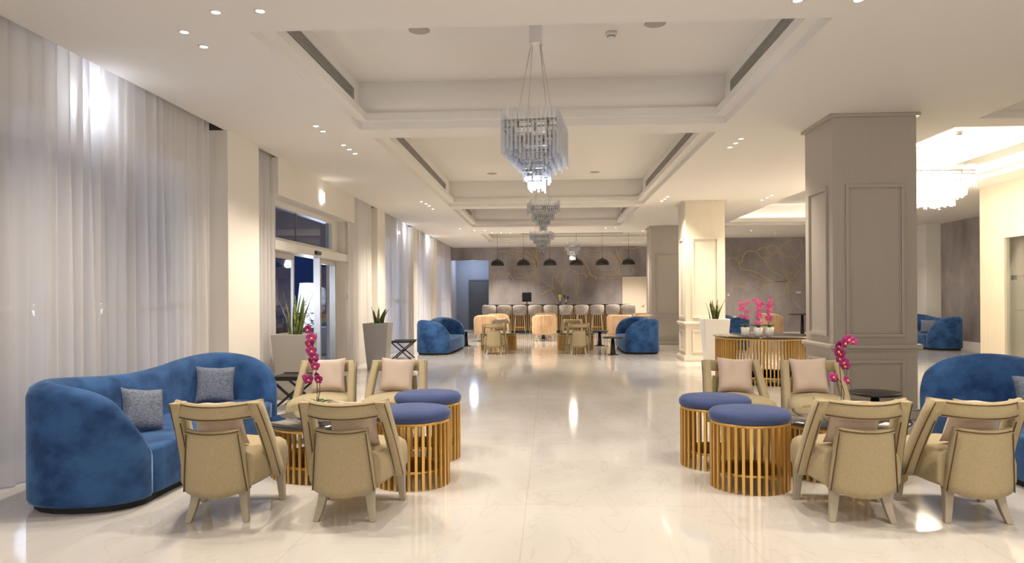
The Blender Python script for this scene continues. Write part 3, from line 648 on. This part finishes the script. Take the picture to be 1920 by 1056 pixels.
# --- planters with snake plants
def make_planter(label, m, pm, seed, nl, hgt, spread, tw=.232, bw=.165, h=.84):
    t = thing('planter', (0, 0, 0), 0, label, 'planter', None)
    w = .018
    mb = MB(); o1 = [(-bw,-bw,0),(bw,-bw,0),(bw,bw,0),(-bw,bw,0)]; o2 = [(-tw,-tw,h),(tw,-tw,h),(tw,tw,h),(-tw,tw,h)]
    i2 = [(-tw+w,-tw+w,h),(tw-w,-tw+w,h),(tw-w,tw-w,h),(-tw+w,tw-w,h)]; i1 = [(-tw+w+.005,-tw+w+.005,h-.05),(tw-w-.005,-tw+w+.005,h-.05),(tw-w-.005,tw-w-.005,h-.05),(-tw+w+.005,tw-w-.005,h-.05)]
    mb.loft([o1, o2, i2, i1], smooth=False); obj('pot', mb, m, t, bevel=.006)
    obj('soil', MB().box(-tw+.03, tw-.03, -tw+.03, tw-.03, h-.06, h-.03), 'soil', t)
    p = thing('snake_plant', (0, 0, 0), 0, label, 'plant')
    r = random.Random(seed); fo = MB()
    for k in range(nl):
        a = r.uniform(0, 2*pi); d = r.uniform(.01, .09); L = hgt*r.uniform(.55, 1.0); lean = spread*r.uniform(.2, 1)*(.6+L/hgt*.5)
        bx, by = d*cos(a), d*sin(a); w0 = r.uniform(.020, .032); tw_ = a+r.uniform(-.8, .8); n = 9; vs = []
        for j in range(n+1):
            q = j/n; x = bx+cos(a)*lean*q**1.6; y = by+sin(a)*lean*q**1.6; z = h-.045+L*q
            ww = w0*(.75+.6*q-1.35*q**3.2) if q < 1 else .001
            tx, ty = cos(tw_+q*.5+pi/2), sin(tw_+q*.5+pi/2)
            vs += [(x-tx*ww, y-ty*ww, z), (x+ty*.006, y-tx*.006, z), (x+tx*ww, y+ty*ww, z), (x-ty*.002, y+tx*.002, z)]
        fs = []
        for j in range(n):
            for i in range(4): fs.append((4*j+i, 4*j+(i+1)%4, 4*j+4+(i+1)%4, 4*j+4+i))
        fo.add(vs, fs, True)
    obj('foliage', fo, 'leafs', p)
    return t, p
PL = [(-3.32, 9.25, 0, 'pot', 11, 13, .62, .20, 'grey tapered square planter left of the entrance, behind the near left tray table', 'tall leaning snake plant in the grey planter beside the entrance'),
      (-3.14, 13.1, 0, 'pot', 12, 11, .40, .20, 'grey tapered square planter right of the entrance', 'snake plant in the grey planter between entrance and far tray table'),
      (3.05, 13.45, 0, 'potw', 15, 12, .42, .14, 'white tapered planter in front of the cream column', 'snake plant in the white planter before the cream column')]
for x, y, a, m, sd, nl, hg, sp, l1, l2 in PL:
    p, q = make_planter(l1, m, None, sd, nl, hg, sp, h=.84 if m == 'pot' else .88)
    for o in (p, q): o.location = (x, y, 0.0)
    q.location.z = .001; q['label'] = l2

# --- orchids
def make_orchid(label, loc, stems, m, ph=.075, pr=.045, leaves=5, seed=0, fs=.028, group=None, square=False):
    r = random.Random(seed)
    t = thing('potted_orchid', loc, 0, label, 'orchid', group)
    obj('pot', MB().lathe([(pr*.78, 0), (pr*.84, .004), (pr, ph), (pr-.005, ph), (pr-.008, ph-.012), (0, ph-.014)], n=28), 'potw', t)
    for k in range(leaves):
        a = 2*pi*k/leaves+r.uniform(-.3, .3); L = r.uniform(.08, .125); w = .022; n = 6; vs = []
        for j in range(n+1):
            q = j/n; x = L*q; z = ph-.01+.055*sin(q*2.2)*(.6+.5*r.random()*0+.2); ww = w*sin(pi*(q*.92+.06))**.7 if q < 1 else .001
            vs += [(x, -ww, z+.006), (x, 0, z), (x, ww, z+.006), (x, 0, z-.004)]
        f = []
        for j in range(n):
            for i in range(4): f.append((4*j+i, 4*j+(i+1)%4, 4*j+4+(i+1)%4, 4*j+4+i))
        obj('leaf', MB().add(vs, f, True, Matrix.Rotation(a, 4, 'Z')), 'leafo', t)
    for pts, flowers in stems:
        P = cr([(a, b, c) for a, b, c in pts], 6); obj('stem', MB().tube(P, .0035, 6, .0022), 'stem', t)
        for (x, y, z, s) in flowers:
            yaw = r.uniform(-.7, .7); pit = r.uniform(-.5, .3)
            mx = Matrix.Translation((x, y-.012, z)) @ Matrix.Rotation(yaw, 4, 'Z') @ Matrix.Rotation(pit, 4, 'X') @ Matrix.Scale(s, 4)
            fm = MB()
            for k, (ang, l, w) in enumerate(((90, 1, .42), (20, 1.05, .62), (160, 1.05, .62), (232, .95, .40), (308, .95, .40))):
                a = R(ang); R2 = Matrix.Rotation(-a, 4, 'Y')
                vs = []; n = 5
                for j in range(n+1):
                    q = j/n; ww = w*fs*sin(pi*(.08+q*.88))**.8; vs += [(q*l*fs, -.004*sin(q*3)-.10*fs*q, -ww), (q*l*fs, -.16*fs*sin(q*2.5)-.003, 0), (q*l*fs, -.004*sin(q*3)-.10*fs*q, ww)]
                f = []
                for j in range(n): f += [(3*j, 3*j+1, 3*j+4, 3*j+3), (3*j+1, 3*j+2, 3*j+5, 3*j+4)]
                fm.add(vs, f, True, mx @ R2)
            b = obj('blossom', fm, m, t)
            lb = MB().lathe([(0, -.011), (.006, -.007), (.008, 0), (.005, .006), (0, .008)], n=8, mx=mx @ Matrix.Translation((0, -.012, -.004)))
            obj('blossom_lip', lb, 'lip', b)
    return t
A_ = [([(0,0,.06),(.01,0,.2),(.0,.0,.36),(-.015,0,.5),(-.04,0,.68)], [(-.05,0,.665,1.15),(-.025,-.01,.60,1.25),(-.045,.01,.555,1.1),(-.03,-.01,.50,1.25),(-.01,0,.455,1.05),(-.02,.01,.43,1.15),(.005,-.01,.385,1.1)]),
      ([(0,0,.06),(.03,0,.2),(.02,0,.28),(-.0,0,.33)], [(-.05,-.02,.285,1.15),(-.075,-.01,.30,.8),(.03,-.01,.285,1.1),(.015,0,.315,.8)])]
make_orchid('magenta orchid in a small white pot on the near left coffee table', (-1.775, 5.40, .40), A_, 'pet', seed=2, ph=.085, pr=.062, fs=.034)
B_ = [([(0,0,.06),(.012,0,.2),(-.0,.0,.36),(.0,0,.47),(.05,0,.57),(.09,0,.55)], [(.085,-.01,.56,1.05),(.055,0,.575,1.2),(.02,-.01,.55,1.3),(-.02,0,.53,1.1),(-.03,-.01,.49,1.25),(.0,0,.475,1.15),(-.02,-.01,.44,1.1),(.02,0,.41,1.2),(.03,-.01,.385,1.05)]),
      ([(0,0,.06),(.03,0,.17),(.0,0,.27),(-.04,0,.29)], [(-.06,-.01,.30,1.1),(-.04,0,.285,.8),(.035,-.01,.275,1.15)])]
make_orchid('magenta orchid in a small white pot on the near right coffee table', (2.13, 5.40, .40), B_, 'pet', seed=3, ph=.065, pr=.062, leaves=5, fs=.034)
D1 = [([(0,0,.1),(0,0,.3),(-.01,0,.44),(.03,0,.5)], [(-.05,0,.46,1.2),(-.08,0,.48,.9),(.03,0,.50,1.2),(-.06,0,.40,1.2),(-.03,0,.39,.9),(.03,0,.36,1),(-.05,0,.29,1.2),(.03,0,.27,1.2),(-.02,0,.45,1)])]
D2 = [([(0,0,.1),(0,0,.3),(-.0,0,.44),(-.04,0,.52)], [(-.04,0,.52,1.3),(0,0,.49,1.3),(.06,0,.49,1.1),(.03,0,.43,1.4),(-.01,0,.40,1.2),(.0,0,.34,1.1),(.03,0,.29,1.4),(-.02,0,.28,1.2),(-.03,0,.20,1.1),(.02,0,.19,1)])]
D3 = [([(0,0,.1),(-.02,0,.25),(-.0,0,.4),(.01,0,.52)], [(.01,0,.53,1.1),(.01,0,.49,1.2),(.0,0,.45,1.3),(.02,0,.43,1.2),(-.01,0,.40,1.2),(.0,0,.36,1.2),(-.02,0,.34,1.0),(-.03,0,.265,1.2),(.01,0,.27,1.1),(-.01,0,.235,1.1)])]
GO = 'pink orchids on the display table'
make_orchid('pink orchid in white pot, leftmost of three on the display table', (2.96, 11.05, .70), D1, 'petp', ph=.125, pr=.064, seed=5, fs=.036, group=GO)
make_orchid('pink orchid in white pot, middle one of three on the display table', (3.12, 10.92, .70), D2, 'petp', ph=.125, pr=.068, seed=6, fs=.036, group=GO)
make_orchid('pink orchid in white pot, rightmost of three on the display table', (3.305, 11.0, .70), D3, 'petp', ph=.125, pr=.068, seed=7, fs=.036, group=GO)

# --- peach channel-back tub chairs; local front = +Y
def make_tub(label):
    t = thing('tub_chair', (0, 0, 0), 0, label, 'armchair', 'peach velvet tub chairs'); rings = []
    n = 44; a0 = R(200-35); 
    for i in range(n+1):
        q = i/n; a = R(-25)-q*R(130) - 0  # sweep round the back
        a = R(10)-q*R(200)
        rr = .36-.016*abs(cos(q*pi*11)); zt = .78-.10*abs(2*q-1)**3; th = .085
        x, y = rr*cos(a)*1.02, rr*sin(a)*.92
        xi, yi = (rr-th)*cos(a)*1.02, (rr-th)*sin(a)*.92
        xm, ym = (rr-th/2)*cos(a)*1.02, (rr-th/2)*sin(a)*.92
        rings.append([(x*.93, y*.93, .19), (x, y, .26), (x, y, zt-.05), (xm+(x-xm)*.7, ym+(y-ym)*.7, zt-.01), (xm, ym, zt), (xi+(xm-xi)*.3, yi+(ym-yi)*.3, zt-.01), (xi, yi, zt-.05), (xi, yi, .2)])
    obj('back', MB().loft(rings), 'salmon', t)
    obj('seat', MB().lathe([(0, .21), (.27, .21), (.30, .25), (.30, .37), (.27, .41), (0, .42)], c=(0, .03, 0), n=32), 'salmon', t)
    for s in (-1, 1):
        for y in (-1, 1): obj('leg', MB().tube([(s*.22, y*.2, .2), (s*.27, y*.25, 0)], .012, 8, .008), 'pleg', t)
    return t
TC = [(-1.86, 21.3, 185, 'peach tub chair at far left below the grey bar stools'), (-1.62, 22.6, 10, 'darker peach tub chair peeking out behind the far left one'),
      (-.14, 21.4, 180, 'middle peach tub chair with channelled back, in front of the bar'), (-.10, 23.3, 0, 'peach tub chair peeking out behind the middle one'),
      (2.05, 21.1, 160, 'peach tub chair behind the distant right blue sofa, left one'), (2.75, 20.9+.0, 200, 'pale peach tub chair rising over the distant right blue sofa'), (2.95, 22.6, 20, 'peach tub chair at the column end behind the distant right sofa'),
      (6.65, 21.8, 120, 'peach tub chair against the mural wall behind the desk orchids'), (8.25, 22.3, -100, 'peach tub chair half hidden by the big column, right of the bistro table')]
tc0 = None
for x, y, a, lab in TC:
    rz = R(a+180)
    if tc0 is None: tc0 = make_tub(lab); tc0.location = (x, y, 0); tc0.rotation_euler = (0, 0, rz)
    else: dup(tc0, (x, y, 0), rz, lab)

# --- bar with stools
bar = thing('bar_counter', (.35, 26.25, 0), 0, 'long bar counter with dark top and fluted gold brown front', 'bar')
obj('countertop', MB().box(-2.62, 2.5, -.28, .3, .985, 1.03), 'blackm', bar, bevel=.005)
obj('body', MB().box(-2.55, 2.4, -.2, .25, .08, .985), 'barf', bar)
fl = MB()
for i in range(66): fl.box(-2.53+i*.0753, -2.53+i*.0753+.018, -.225, -.2, .09, .98)
obj('fluted_front', fl, 'gold', bar)
obj('toe_kick', MB().box(-2.5, 2.35, -.15, .2, 0, .08), 'black', bar)
def make_barstool(label):
    t = thing('bar_stool', (0, 0, 0), 0, label, 'bar stool', 'grey barrel back bar stools at the counter'); rings = []; n = 20
    for i in range(n+1):
        q = i/n; a = R(20)-q*R(220); r = .25; th = .05; zt = 1.02-.06*abs(2*q-1)**2.5; zb = .70
        x, y, xi, yi = r*cos(a), r*sin(a)*.9, (r-th)*cos(a), (r-th)*sin(a)*.9
        rings.append([(x*.95, y*.95, zb), (x, y, zb+.05), (x, y, zt-.02), ((x+xi)/2, (y+yi)/2, zt), (xi, yi, zt-.02), (xi, yi, zb)])
    obj('backrest', MB().loft(rings), 'weave', t)
    obj('seat', MB().lathe([(0, .66), (.2, .66), (.225, .69), (.22, .76), (.19, .78), (0, .785)], n=28), 'weave', t)
    for sx in (-1, 1):
        for sy in (-1, 1):
            l = obj('leg', MB().tube([(sx*.14, sy*.13, .67), (sx*.20, sy*.19, .0)], .014, 8, .009), 'pleg', t)
    obj('footrest', MB().box(-.175, .175, -.172, -.160, .22, .238).box(-.175, .175, .160, .172, .22, .238).box(-.178, -.166, -.172, .172, .22, .238).box(.166, .178, -.172, .172, .22, .238), 'gold', t)
    return t
nth = ['leftmost', 'second', 'third', 'fourth', 'fifth', 'sixth', 'seventh', 'eighth', 'ninth', 'rightmost']
b0 = None
for i in range(10):
    lab = ('%s of the ten grey barrel bar stools in front of the bar' if i in (0, 9) else '%s from the left of the ten grey barrel bar stools') % nth[i]
    x = -2.13+i*.548
    if b0 is None: b0 = make_barstool(lab); b0.location = (x, 25.62, 0)
    else: dup(b0, (x, 25.62, 0), 0, lab)
# bar equipment
mo = thing('till_monitor', (-.80, 26.25, 1.03), 0, 'black till screen standing on the bar counter', 'monitor')
obj('screen', MB().box(-.17, .17, -.02, .02, .10, .44), 'screen', mo, bevel=.01); obj('stand', MB().box(-.02, .02, 0, .04, 0, .14).box(-.1, .1, -.05, .09, 0, .015), 'blackm', mo)
tp = thing('beer_tap', (.50, 26.25, 1.03), 0, 'chrome beer tap with a yellow and black badge on the bar', 'beer tap')
obj('column', MB().cyl((-.09, 0, 0), .022, 0, .26).cyl((.12, 0, 0), .03, 0, .20, 20), 'chrome', tp); obj('badge', MB().box(-.14, -.05, -.03, .0, .24, .36), 'yellow', tp, bevel=.01)
obj('badge_cap', MB().box(-.12, -.07, -.03, 0, .36, .40), 'blackm', tp); obj('handle', MB().box(.04, .09, -.04, 0, .16, .34).box(.16, .23, -.04, 0, .2, .30), 'blackm', tp, bevel=.01); obj('spout', MB().tube([(.06, 0, .22), (.06, -.08, .22), (.06, -.09, .16)], .01, 8).tube([(.0, 0, .2), (.24, 0, .2)], .012, 8), 'chrome', tp)

# --- pendants above the bar
pn = thing('pendant_lamp', (0, 0, 0), 0, '', 'pendant lamp', 'black dome pendants over the bar')
R_ = .232
prof = [(R_, .0), (R_*.985, .05), (R_*.9, .11), (R_*.72, .165), (R_*.45, .20), (.03, .215), (.02, .25), (0, .25)]
obj('shade', MB().lathe(prof+[(.03-.0, .20), (R_*.43, .19), (R_*.7, .155), (R_*.88, .10), (R_*.97, .0), (R_, 0)], n=36), 'blackm', pn)
obj('cord', MB().cyl((0, 0, 0), .004, .25, UP-2.385+.0, 6), 'blackm', pn)
obj('ceiling_cup', MB().cyl((0, 0, 0), .05, UP-2.385-.03, UP-2.385, 20), 'blackm', pn)
for i, x in enumerate([-1.80, -.885, .045, .975, 1.88, 2.79]):
    lab = ['leftmost of the six black dome pendants', 'second black dome pendant from the left', 'third black dome pendant from the left', 'fourth black dome pendant, behind the small crystal chandelier', 'fifth black dome pendant from the left', 'rightmost of the six black dome pendants'][i]
    y = 24.7
    if i == 0: pn.location = (x, y, 2.385); pn['label'] = lab
    else: dup(pn, (x*.975, y, 2.385), 0, lab)
pn.location.x = -1.76

# --- chandeliers
def make_chandelier(label, wx, wy, tiers, glow, top, canopy=(.11, .11, .18), cable_to=.75, seed=1):
    """origin at the upper ceiling; z downwards negative. tiers=[(scale, ztop, zbot)]"""
    t = thing('chandelier', (0, 0, 0), 0, label, 'chandelier'); r = random.Random(seed)
    obj('canopy', MB().box(-canopy[0]/2, canopy[0]/2, -canopy[1]/2, canopy[1]/2, -canopy[2], 0), 'chrome', t, bevel=.004)
    zf = tiers[0][1]-.10
    for sx, sy in ((-1,-1),(1,-1),(1,1),(-1,1)):
        obj('cable', MB().tube([(sx*canopy[0]*.35, sy*canopy[1]*.35, -canopy[2]), (sx*wx*.3, sy*wy*.3, zf)], .0035, 6), 'alu', t)
    for k, (s, zt, zb) in enumerate(tiers):
        hx, hy = wx/2*s, wy/2*s; mb = MB(); fr = MB()
        per = [(-hx, -hy, hx, -hy), (hx, -hy, hx, hy), (hx, hy, -hx, hy), (-hx, hy, -hx, -hy)]
        for x0, y0, x1, y1 in per:
            L = math.hypot(x1-x0, y1-y0); n = max(3, int(L/.034)); dx, dy = (x1-x0)/L, (y1-y0)/L
            for i in range(n):
                c = (i+.5)/n; x, y = x0+(x1-x0)*c, y0+(y1-y0)*c; j = r.uniform(-.03, .03); w = r.uniform(.007, .012); 
                mb.add([(x-dx*w-dy*.004, y-dy*w+dx*.004, zb+j), (x+dx*w-dy*.004, y+dy*w+dx*.004, zb+j), (x+dx*w+dy*.007, y+dy*w-dx*.007, zb+j), (x-dx*w+dy*.007, y-dy*w-dx*.007, zb+j),
                        (x-dx*w-dy*.004, y-dy*w+dx*.004, zt+j*.6), (x+dx*w-dy*.004, y+dy*w+dx*.004, zt+j*.6), (x+dx*w+dy*.007, y+dy*w-dx*.007, zt+j*.6), (x-dx*w+dy*.007, y-dy*w-dx*.007, zt+j*.6)],
                       [(0,3,2,1),(4,5,6,7),(0,1,5,4),(1,2,6,5),(2,3,7,6),(3,0,4,7)])
        zz = zt-.10
        for x0, y0, x1, y1 in per: fr.box(min(x0,x1)*.97-.006, max(x0,x1)*.97+.006, min(y0,y1)*.97-.006, max(y0,y1)*.97+.006, zz-.009, zz+.009); fr.tube([(x0*.97, y0*.97, zz-.055), (x1*.97, y1*.97, zz-.055)], .007, 4)
        for q in (-.4, -.25, 0, .25, .4): fr.tube([(-hx*.97, hy*q*2, zz), (hx*.97, hy*q*2, zz)], .004, 4)
        fr.tube([(0, -hy*.97, zz), (0, hy*.97, zz)], .004, 4)
        for i in range(int(10*s+3)):
            bx, by = r.uniform(-hx, hx)*.9, r.uniform(-hy, hy)*.9; fr.box(bx-.012, bx+.012, by-.012, by+.012, zz-.05, zz+.02)
        c = obj('crystal_tier', mb, 'crys', t); obj('tier_frame', fr, 'framed', c)
    if glow:
        gm, tg = glow
        s, zt, zb = tiers[tg]
        obj('lamp_core', MB().box(-wx/2*s*.6, wx/2*s*.6, -wy/2*s*.6, wy/2*s*.6, zb+.03, zt-.12), gm, t)
    return t
TI = [(1, -.86, -1.21), (.80, -.98, -1.25), (.62, -1.08, -1.29), (.44, -1.18, -1.38), (.26, -1.26, -1.48)]
c1 = make_chandelier('big crystal chandelier nearest to us with a bright cool lamp in its tip', .46, .95, TI, ('glowb', 4), 0, seed=1); c1.location = (-.10, 6.42, UP); c1.rotation_euler = (0, 0, R(-7))
TJ = [(1, -.77, -.96), (.7, -.9, -1.07), (.45, -1.0, -1.17), (.22, -1.1, -1.27)]
c2 = make_chandelier('unlit crystal chandelier second in the row, seen under the big one', .50, .55, TJ, None, 0, seed=2); c2.location = (-.09, 12.6, UP); c2.rotation_euler = (0, 0, R(8))
c3 = dup(c2, (-.17, 18.4, UP), R(-14), 'unlit crystal chandelier third in the row, farthest of the central line')
c4 = make_chandelier('small tiered crystal chandelier with warm lit tip in front of the fourth pendant', .46, .46, [(1, -.70, -.95), (.72, -.9, -1.08), (.38, -1.03, -1.24)], ('gloww', 2), 0, seed=4); c4.location = (.76, 23.0, UP)
c5 = make_chandelier('large brightly lit crystal chandelier on the right, half hidden by the big column', 1.6, .5, [(1, -.36, -.70), (.84, -.5, -.86), (.64, -.66, -1.0)], ('gloww', 0), 0, canopy=(.5, .12, .05), seed=5); c5.location = (5.98, 12.0, UP)
obj('lamp_core', MB().box(-.6, .6, -.14, .14, -.84, -.62), 'gloww', c5); obj('lamp_core', MB().box(-.45, .45, -.09, .09, -.95, -.86), 'gloww', c5)
lamp('chandelier_light', 'POINT', (-.10, 6.42, 2.28), 22, (.72, .82, 1), shadow_soft_size=.1)
lamp('chandelier_light', 'POINT', (5.98, 12.0, 2.72), 150, (1, .86, .62), shadow_soft_size=.3)
lamp('chandelier_light', 'POINT', (5.98, 12.0, 3.48), 60, (1, .86, .62), shadow_soft_size=.3)
lamp('chandelier_light', 'POINT', (.76, 23.0, 2.4), 14, (1, .86, .66), shadow_soft_size=.1)

lamp('corridor_fill', 'POINT', (-3.0, 28.6, 2.6), 16, (.72, .82, 1), shadow_soft_size=.15)  # lamp added to brighten the corridor
# --- air vents, speakers, detectors
def vent(x, y0, y1, side, label):
    t = thing('air_vent', (x, (y0+y1)/2, 3.52), 0, label, 'air vent'); h = (y1-y0)/2
    obj('backing', MB().box(-.004*side-.002, -.004*side+.002, -h, h, -.07, .07), 'ventd', t)
    m = MB()
    for k in range(7): z = -.06+.02*k; m.box(min(0, -.016*side), max(0, -.016*side), -h, h, z-.006, z+.006)
    obj('slat', m, 'vent', t)
for x, y0, y1, s, l in ((-2.12, 5.1, 7.75, -1, 'long dark air vent on the left side of the nearest ceiling recess'), (1.95, 5.1, 7.75, 1, 'long dark air vent on the right side of the nearest ceiling recess'),
                        (-2.07, 8.55, 14.4, -1, 'long dark air vent on the left side of the second ceiling recess'), (1.95, 8.55, 14.4, 1, 'long dark air vent on the right side of the second ceiling recess'),
                        (-2.06, 15.5, 19.1, -1, 'air vent on the left side of the third ceiling recess'), (1.93, 15.5, 19.1, 1, 'air vent on the right side of the third ceiling recess'),
                        (7.15, 9.2, 15.4, 1, 'air vent in the bright ceiling recess at the far right')): vent(x, y0, y1, s, l)
t = thing('air_vent', (.8, 24.9, 3.55), 0, 'wide dark air vent in the last ceiling recess above the bar', 'air vent'); obj('backing', MB().box(-1.75, 1.75, -.006, -.002, -.07, .07), 'ventd', t)
m = MB(); [m.box(-1.75, 1.75, -.016, -.004, -.06+.02*k-.006, -.06+.02*k+.006) for k in range(7)]; obj('slat', m, 'vent', t)
for x, y, l in ((-1.16, 6.49, 'round ceiling speaker left of the big chandelier'), (.96, 6.47, 'round ceiling speaker right of the big chandelier'), (-1.1, 14.1, 'small round ceiling speaker in the second recess, left'), (.91, 14.1, 'small round ceiling speaker in the second recess, right')):
    o = obj('ceiling_speaker', MB().lathe([(.085, -.008), (.095, -.004), (.097, 0)], n=32), 'spk', loc=(x, y, UP)); tag(o, l, 'speaker', 'round ceiling speakers')
for x, y, z, l in ((.587, 6.66, UP, 'white smoke detector between the big chandelier and the right speaker'), (6.14, 11.1, UP, 'white smoke detector in the bright recess at the right')):
    t = thing('smoke_detector', (x, y, z), 0, l, 'smoke detector'); obj('body', MB().lathe([(.0, -.05), (.03, -.05), (.036, -.035), (.05, -.03), (.052, 0)], n=24), 'plast', t); obj('sensor_ring', MB().lathe([(.033, -.046), (.04, -.042), (.04, -.032), (.033, -.03)], n=24), 'vent', t)

# --- downlights (each a recessed ring, lit disc and a spot lamp)
DL = [(-2.19,4.66,'D'),(-1.89,4.66,'D'),(-2.575,4.99,'L'),(-2.58,5.29,'L'),(-2.55,7.81,'L'),(-2.55,8.06,'L'),(-2.53,8.81,'L'),(-2.53,9.07,'L'),(-2.53,9.34,'L'),
      (-2.5,14.11,'L'),(-2.47,14.44,'L'),(-2.46,14.78,'L'),(-2.47,15.32,'L'),(-2.44,19.79,'L'),(-2.09,20.31,'B'),(-1.8,20.34,'B'),(-1.67,21.2,'B'),(-1.40,21.2,'B'),(-1.12,21.2,'B'),
      (-1.76,25.75,'W'),(-1.5,25.75,'W'),(-1.21,25.75,'W'),(2.33,8.83,'R'),(2.33,9.08,'R'),(2.32,9.33,'R'),(2.28,13.88,'R'),(2.27,14.18,'R'),(2.26,14.49,'R'),(1.58,20.05,'B'),(1.85,20.0,'B'),(2.73,21.0,'B'),
      (2.66,25.55,'W'),(2.92,25.57,'W'),(3.19,25.6,'W'),(4.22,13.84,'R'),(4.24,14.2,'R'),(4.23,14.52,'R'),(1.61,4.72,'D'),(2.0,4.74,'D'),(5.9,21.3,'R'),(4.7,22.9,'R'),
      (-2.55,1.2,'N'),(2.6,1.6,'N'),(-.9,4.47,'N'),(.6,4.47,'N'),(3.1,4.4,'N'),(4.0,4.4,'N'),(2.9,2.2,'N'),(8.7,16.5,'N'),(8.9,19.0,'N'),(6.9,22.3,'N'),(8.5,8.5,'N'),(8.5,11.6,'N')]  # N entries are extra downlights added for fill
place = {'L': 'in the ceiling strip above the curtain side', 'D': 'in the ceiling beam nearest to us', 'B': 'in the beam before the bar recess', 'W': 'right before the mural wall', 'R': 'in the right hand ceiling strip', 'N': 'added as extra fill light'}
import collections
cnt = collections.Counter()
dl0 = None
ORD = ['first', 'second', 'third', 'fourth', 'fifth', 'sixth', 'seventh', 'eighth', 'ninth', 'tenth', 'eleventh', 'twelfth', 'thirteenth', 'fourteenth']
for i, (x, y, k) in enumerate(DL):
    cnt[k] += 1; lab = '%s round downlight %s, from the nearest' % (ORD[cnt[k]-1], place[k])
    if dl0 is None:
        dl0 = thing('downlight', (x, y, H), 0, lab, 'downlight', 'round recessed downlights')
        obj('trim_ring', MB().lathe([(.026, -.001), (.030, -.006), (.040, -.005), (.043, 0)], n=24), 'plast', dl0)
        obj('lit_disc', MB().lathe([(0, -.0035), (.027, -.003)], n=20), 'glow', dl0)
    else: dup(dl0, (x, y, H), 0, lab)
    e = {'L': 1, 'D': 1.0, 'B': 2.0, 'W': 2.7, 'R': 1.1, 'N': 1.3}[k]*(1.75 if k in 'LR' and y > 10 else 1)
    lamp('spot_beam', 'SPOT', (x, y, H-.02), SPOT_W*e, WARM, spot_size=R(115), spot_blend=.8, shadow_soft_size=.03)
# cool uplighters on the terrace side, seen glowing through the voile
for x, y, z, e in ((-3.85, 5.85, 2.95, 7), (-3.85, 18.43, 2.98, 7), (-3.85, 22.0, 2.98, 7)):
    t = thing('wall_lamp', (x, y, z), 0, 'small cool white lamp glowing through the sheer curtain, %s' % ('behind the near sofa' if y < 10 else 'over the far tray table' if y < 19 else 'nearest the far sofa'), 'wall lamp')
    obj('bulb', MB().lathe([(0, -.05), (.03, -.03), (.035, 0), (.03, .03), (0, .05)], n=12), 'glowb', t); obj('bracket', MB().box(-.09, -.03, -.02, .02, -.02, .02), 'alu', t)
    lamp('wall_lamp_light', 'POINT', (x+.03, y, z), e, (.72, .82, 1), shadow_soft_size=.05)

# lanterns added outside the windows to backlight the curtains
for i, (y, l) in enumerate(((2.9, 'first'), (7.65, 'second'), (8.65, 'third'), (17.2, 'fourth'), (21.0, 'fifth'), (25.0, 'sixth'))):
    t = thing('added_lantern', (-5.6, y, 0), 0, 'lantern added as backlight beyond the curtains, %s from the camera' % l, 'lantern', 'added backlight lanterns')
    obj('post', MB().cyl((0, 0, 0), .02, -.02, 1.1, 10), 'blackm', t); obj('globe', MB().lathe([(0, 1.1), (.06, 1.13), (.075, 1.19), (.06, 1.25), (0, 1.28)], n=16), 'glowf', t)
    lamp('added_lantern_light', 'POINT', (-5.6, y, 1.35), 30 if 7 < y < 9 else 110, (.78, .84, 1), shadow_soft_size=.25)
# --- outside the entrance
struct('terrace_floor', MB().box(-14, -4.07, -4, 32, -.12, -.02), 'ext')
ol = thing('terrace_lamp', (-6.3, 18.5, -.02), 0, 'tall glowing white tapered lamp outside the open sliding door', 'lamp')
obj('shade', MB().lathe([(.27, .95), (.19, 1.72), (0, 1.73)], n=28), 'glowo', ol); obj('body', MB().lathe([(.30, 0), (.22, .90), (.02, .94)], n=28), 'glowo', ol)
lamp('terrace_lamp_light', 'POINT', (-5.8, 17.9, 1.3), 12, (.75, .85, 1), shadow_soft_size=.3)
op = thing('terrace_planter', (-5.45, 16.5, -.02), 0, 'grey outdoor planter seen through the open sliding door', 'planter'); obj('pot', MB().box(-.22, .22, -.22, .22, 0, .65), 'pot', op, bevel=.01)
pp = thing('palm_plant', (-5.45, 16.5, .62), 0, 'bushy dark palm in the outdoor planter beyond the door', 'plant'); fo = MB(); r = random.Random(4)
for k in range(26):
    a = r.uniform(0, 2*pi); L = r.uniform(.45, .8); e = r.uniform(.35, 1.3)
    P = [(q*L*cos(a)*cos(e), q*L*sin(a)*cos(e), q*L*sin(e)-.25*(q**2)*L) for q in (0, .25, .5, .75, 1)]
    for j in range(1, 5):
        for sg in (-1, 1):
            x, y, z = P[j]; n_ = Vector((-sin(a), cos(a), 0))*sg*.09; fo.add([(x, y, z), (x+n_.x*.5+cos(a)*.02, y+n_.y*.5+sin(a)*.02, z+.01), (x+n_.x+cos(a)*.06, y+n_.y+sin(a)*.06, z-.03), (x+n_.x*.5+cos(a)*.04, y+n_.y*.5+sin(a)*.04, z-.01)], [(0, 1, 2, 3)])
    fo.tube(P, .004, 4)
obj('foliage', fo, 'leafo', pp)
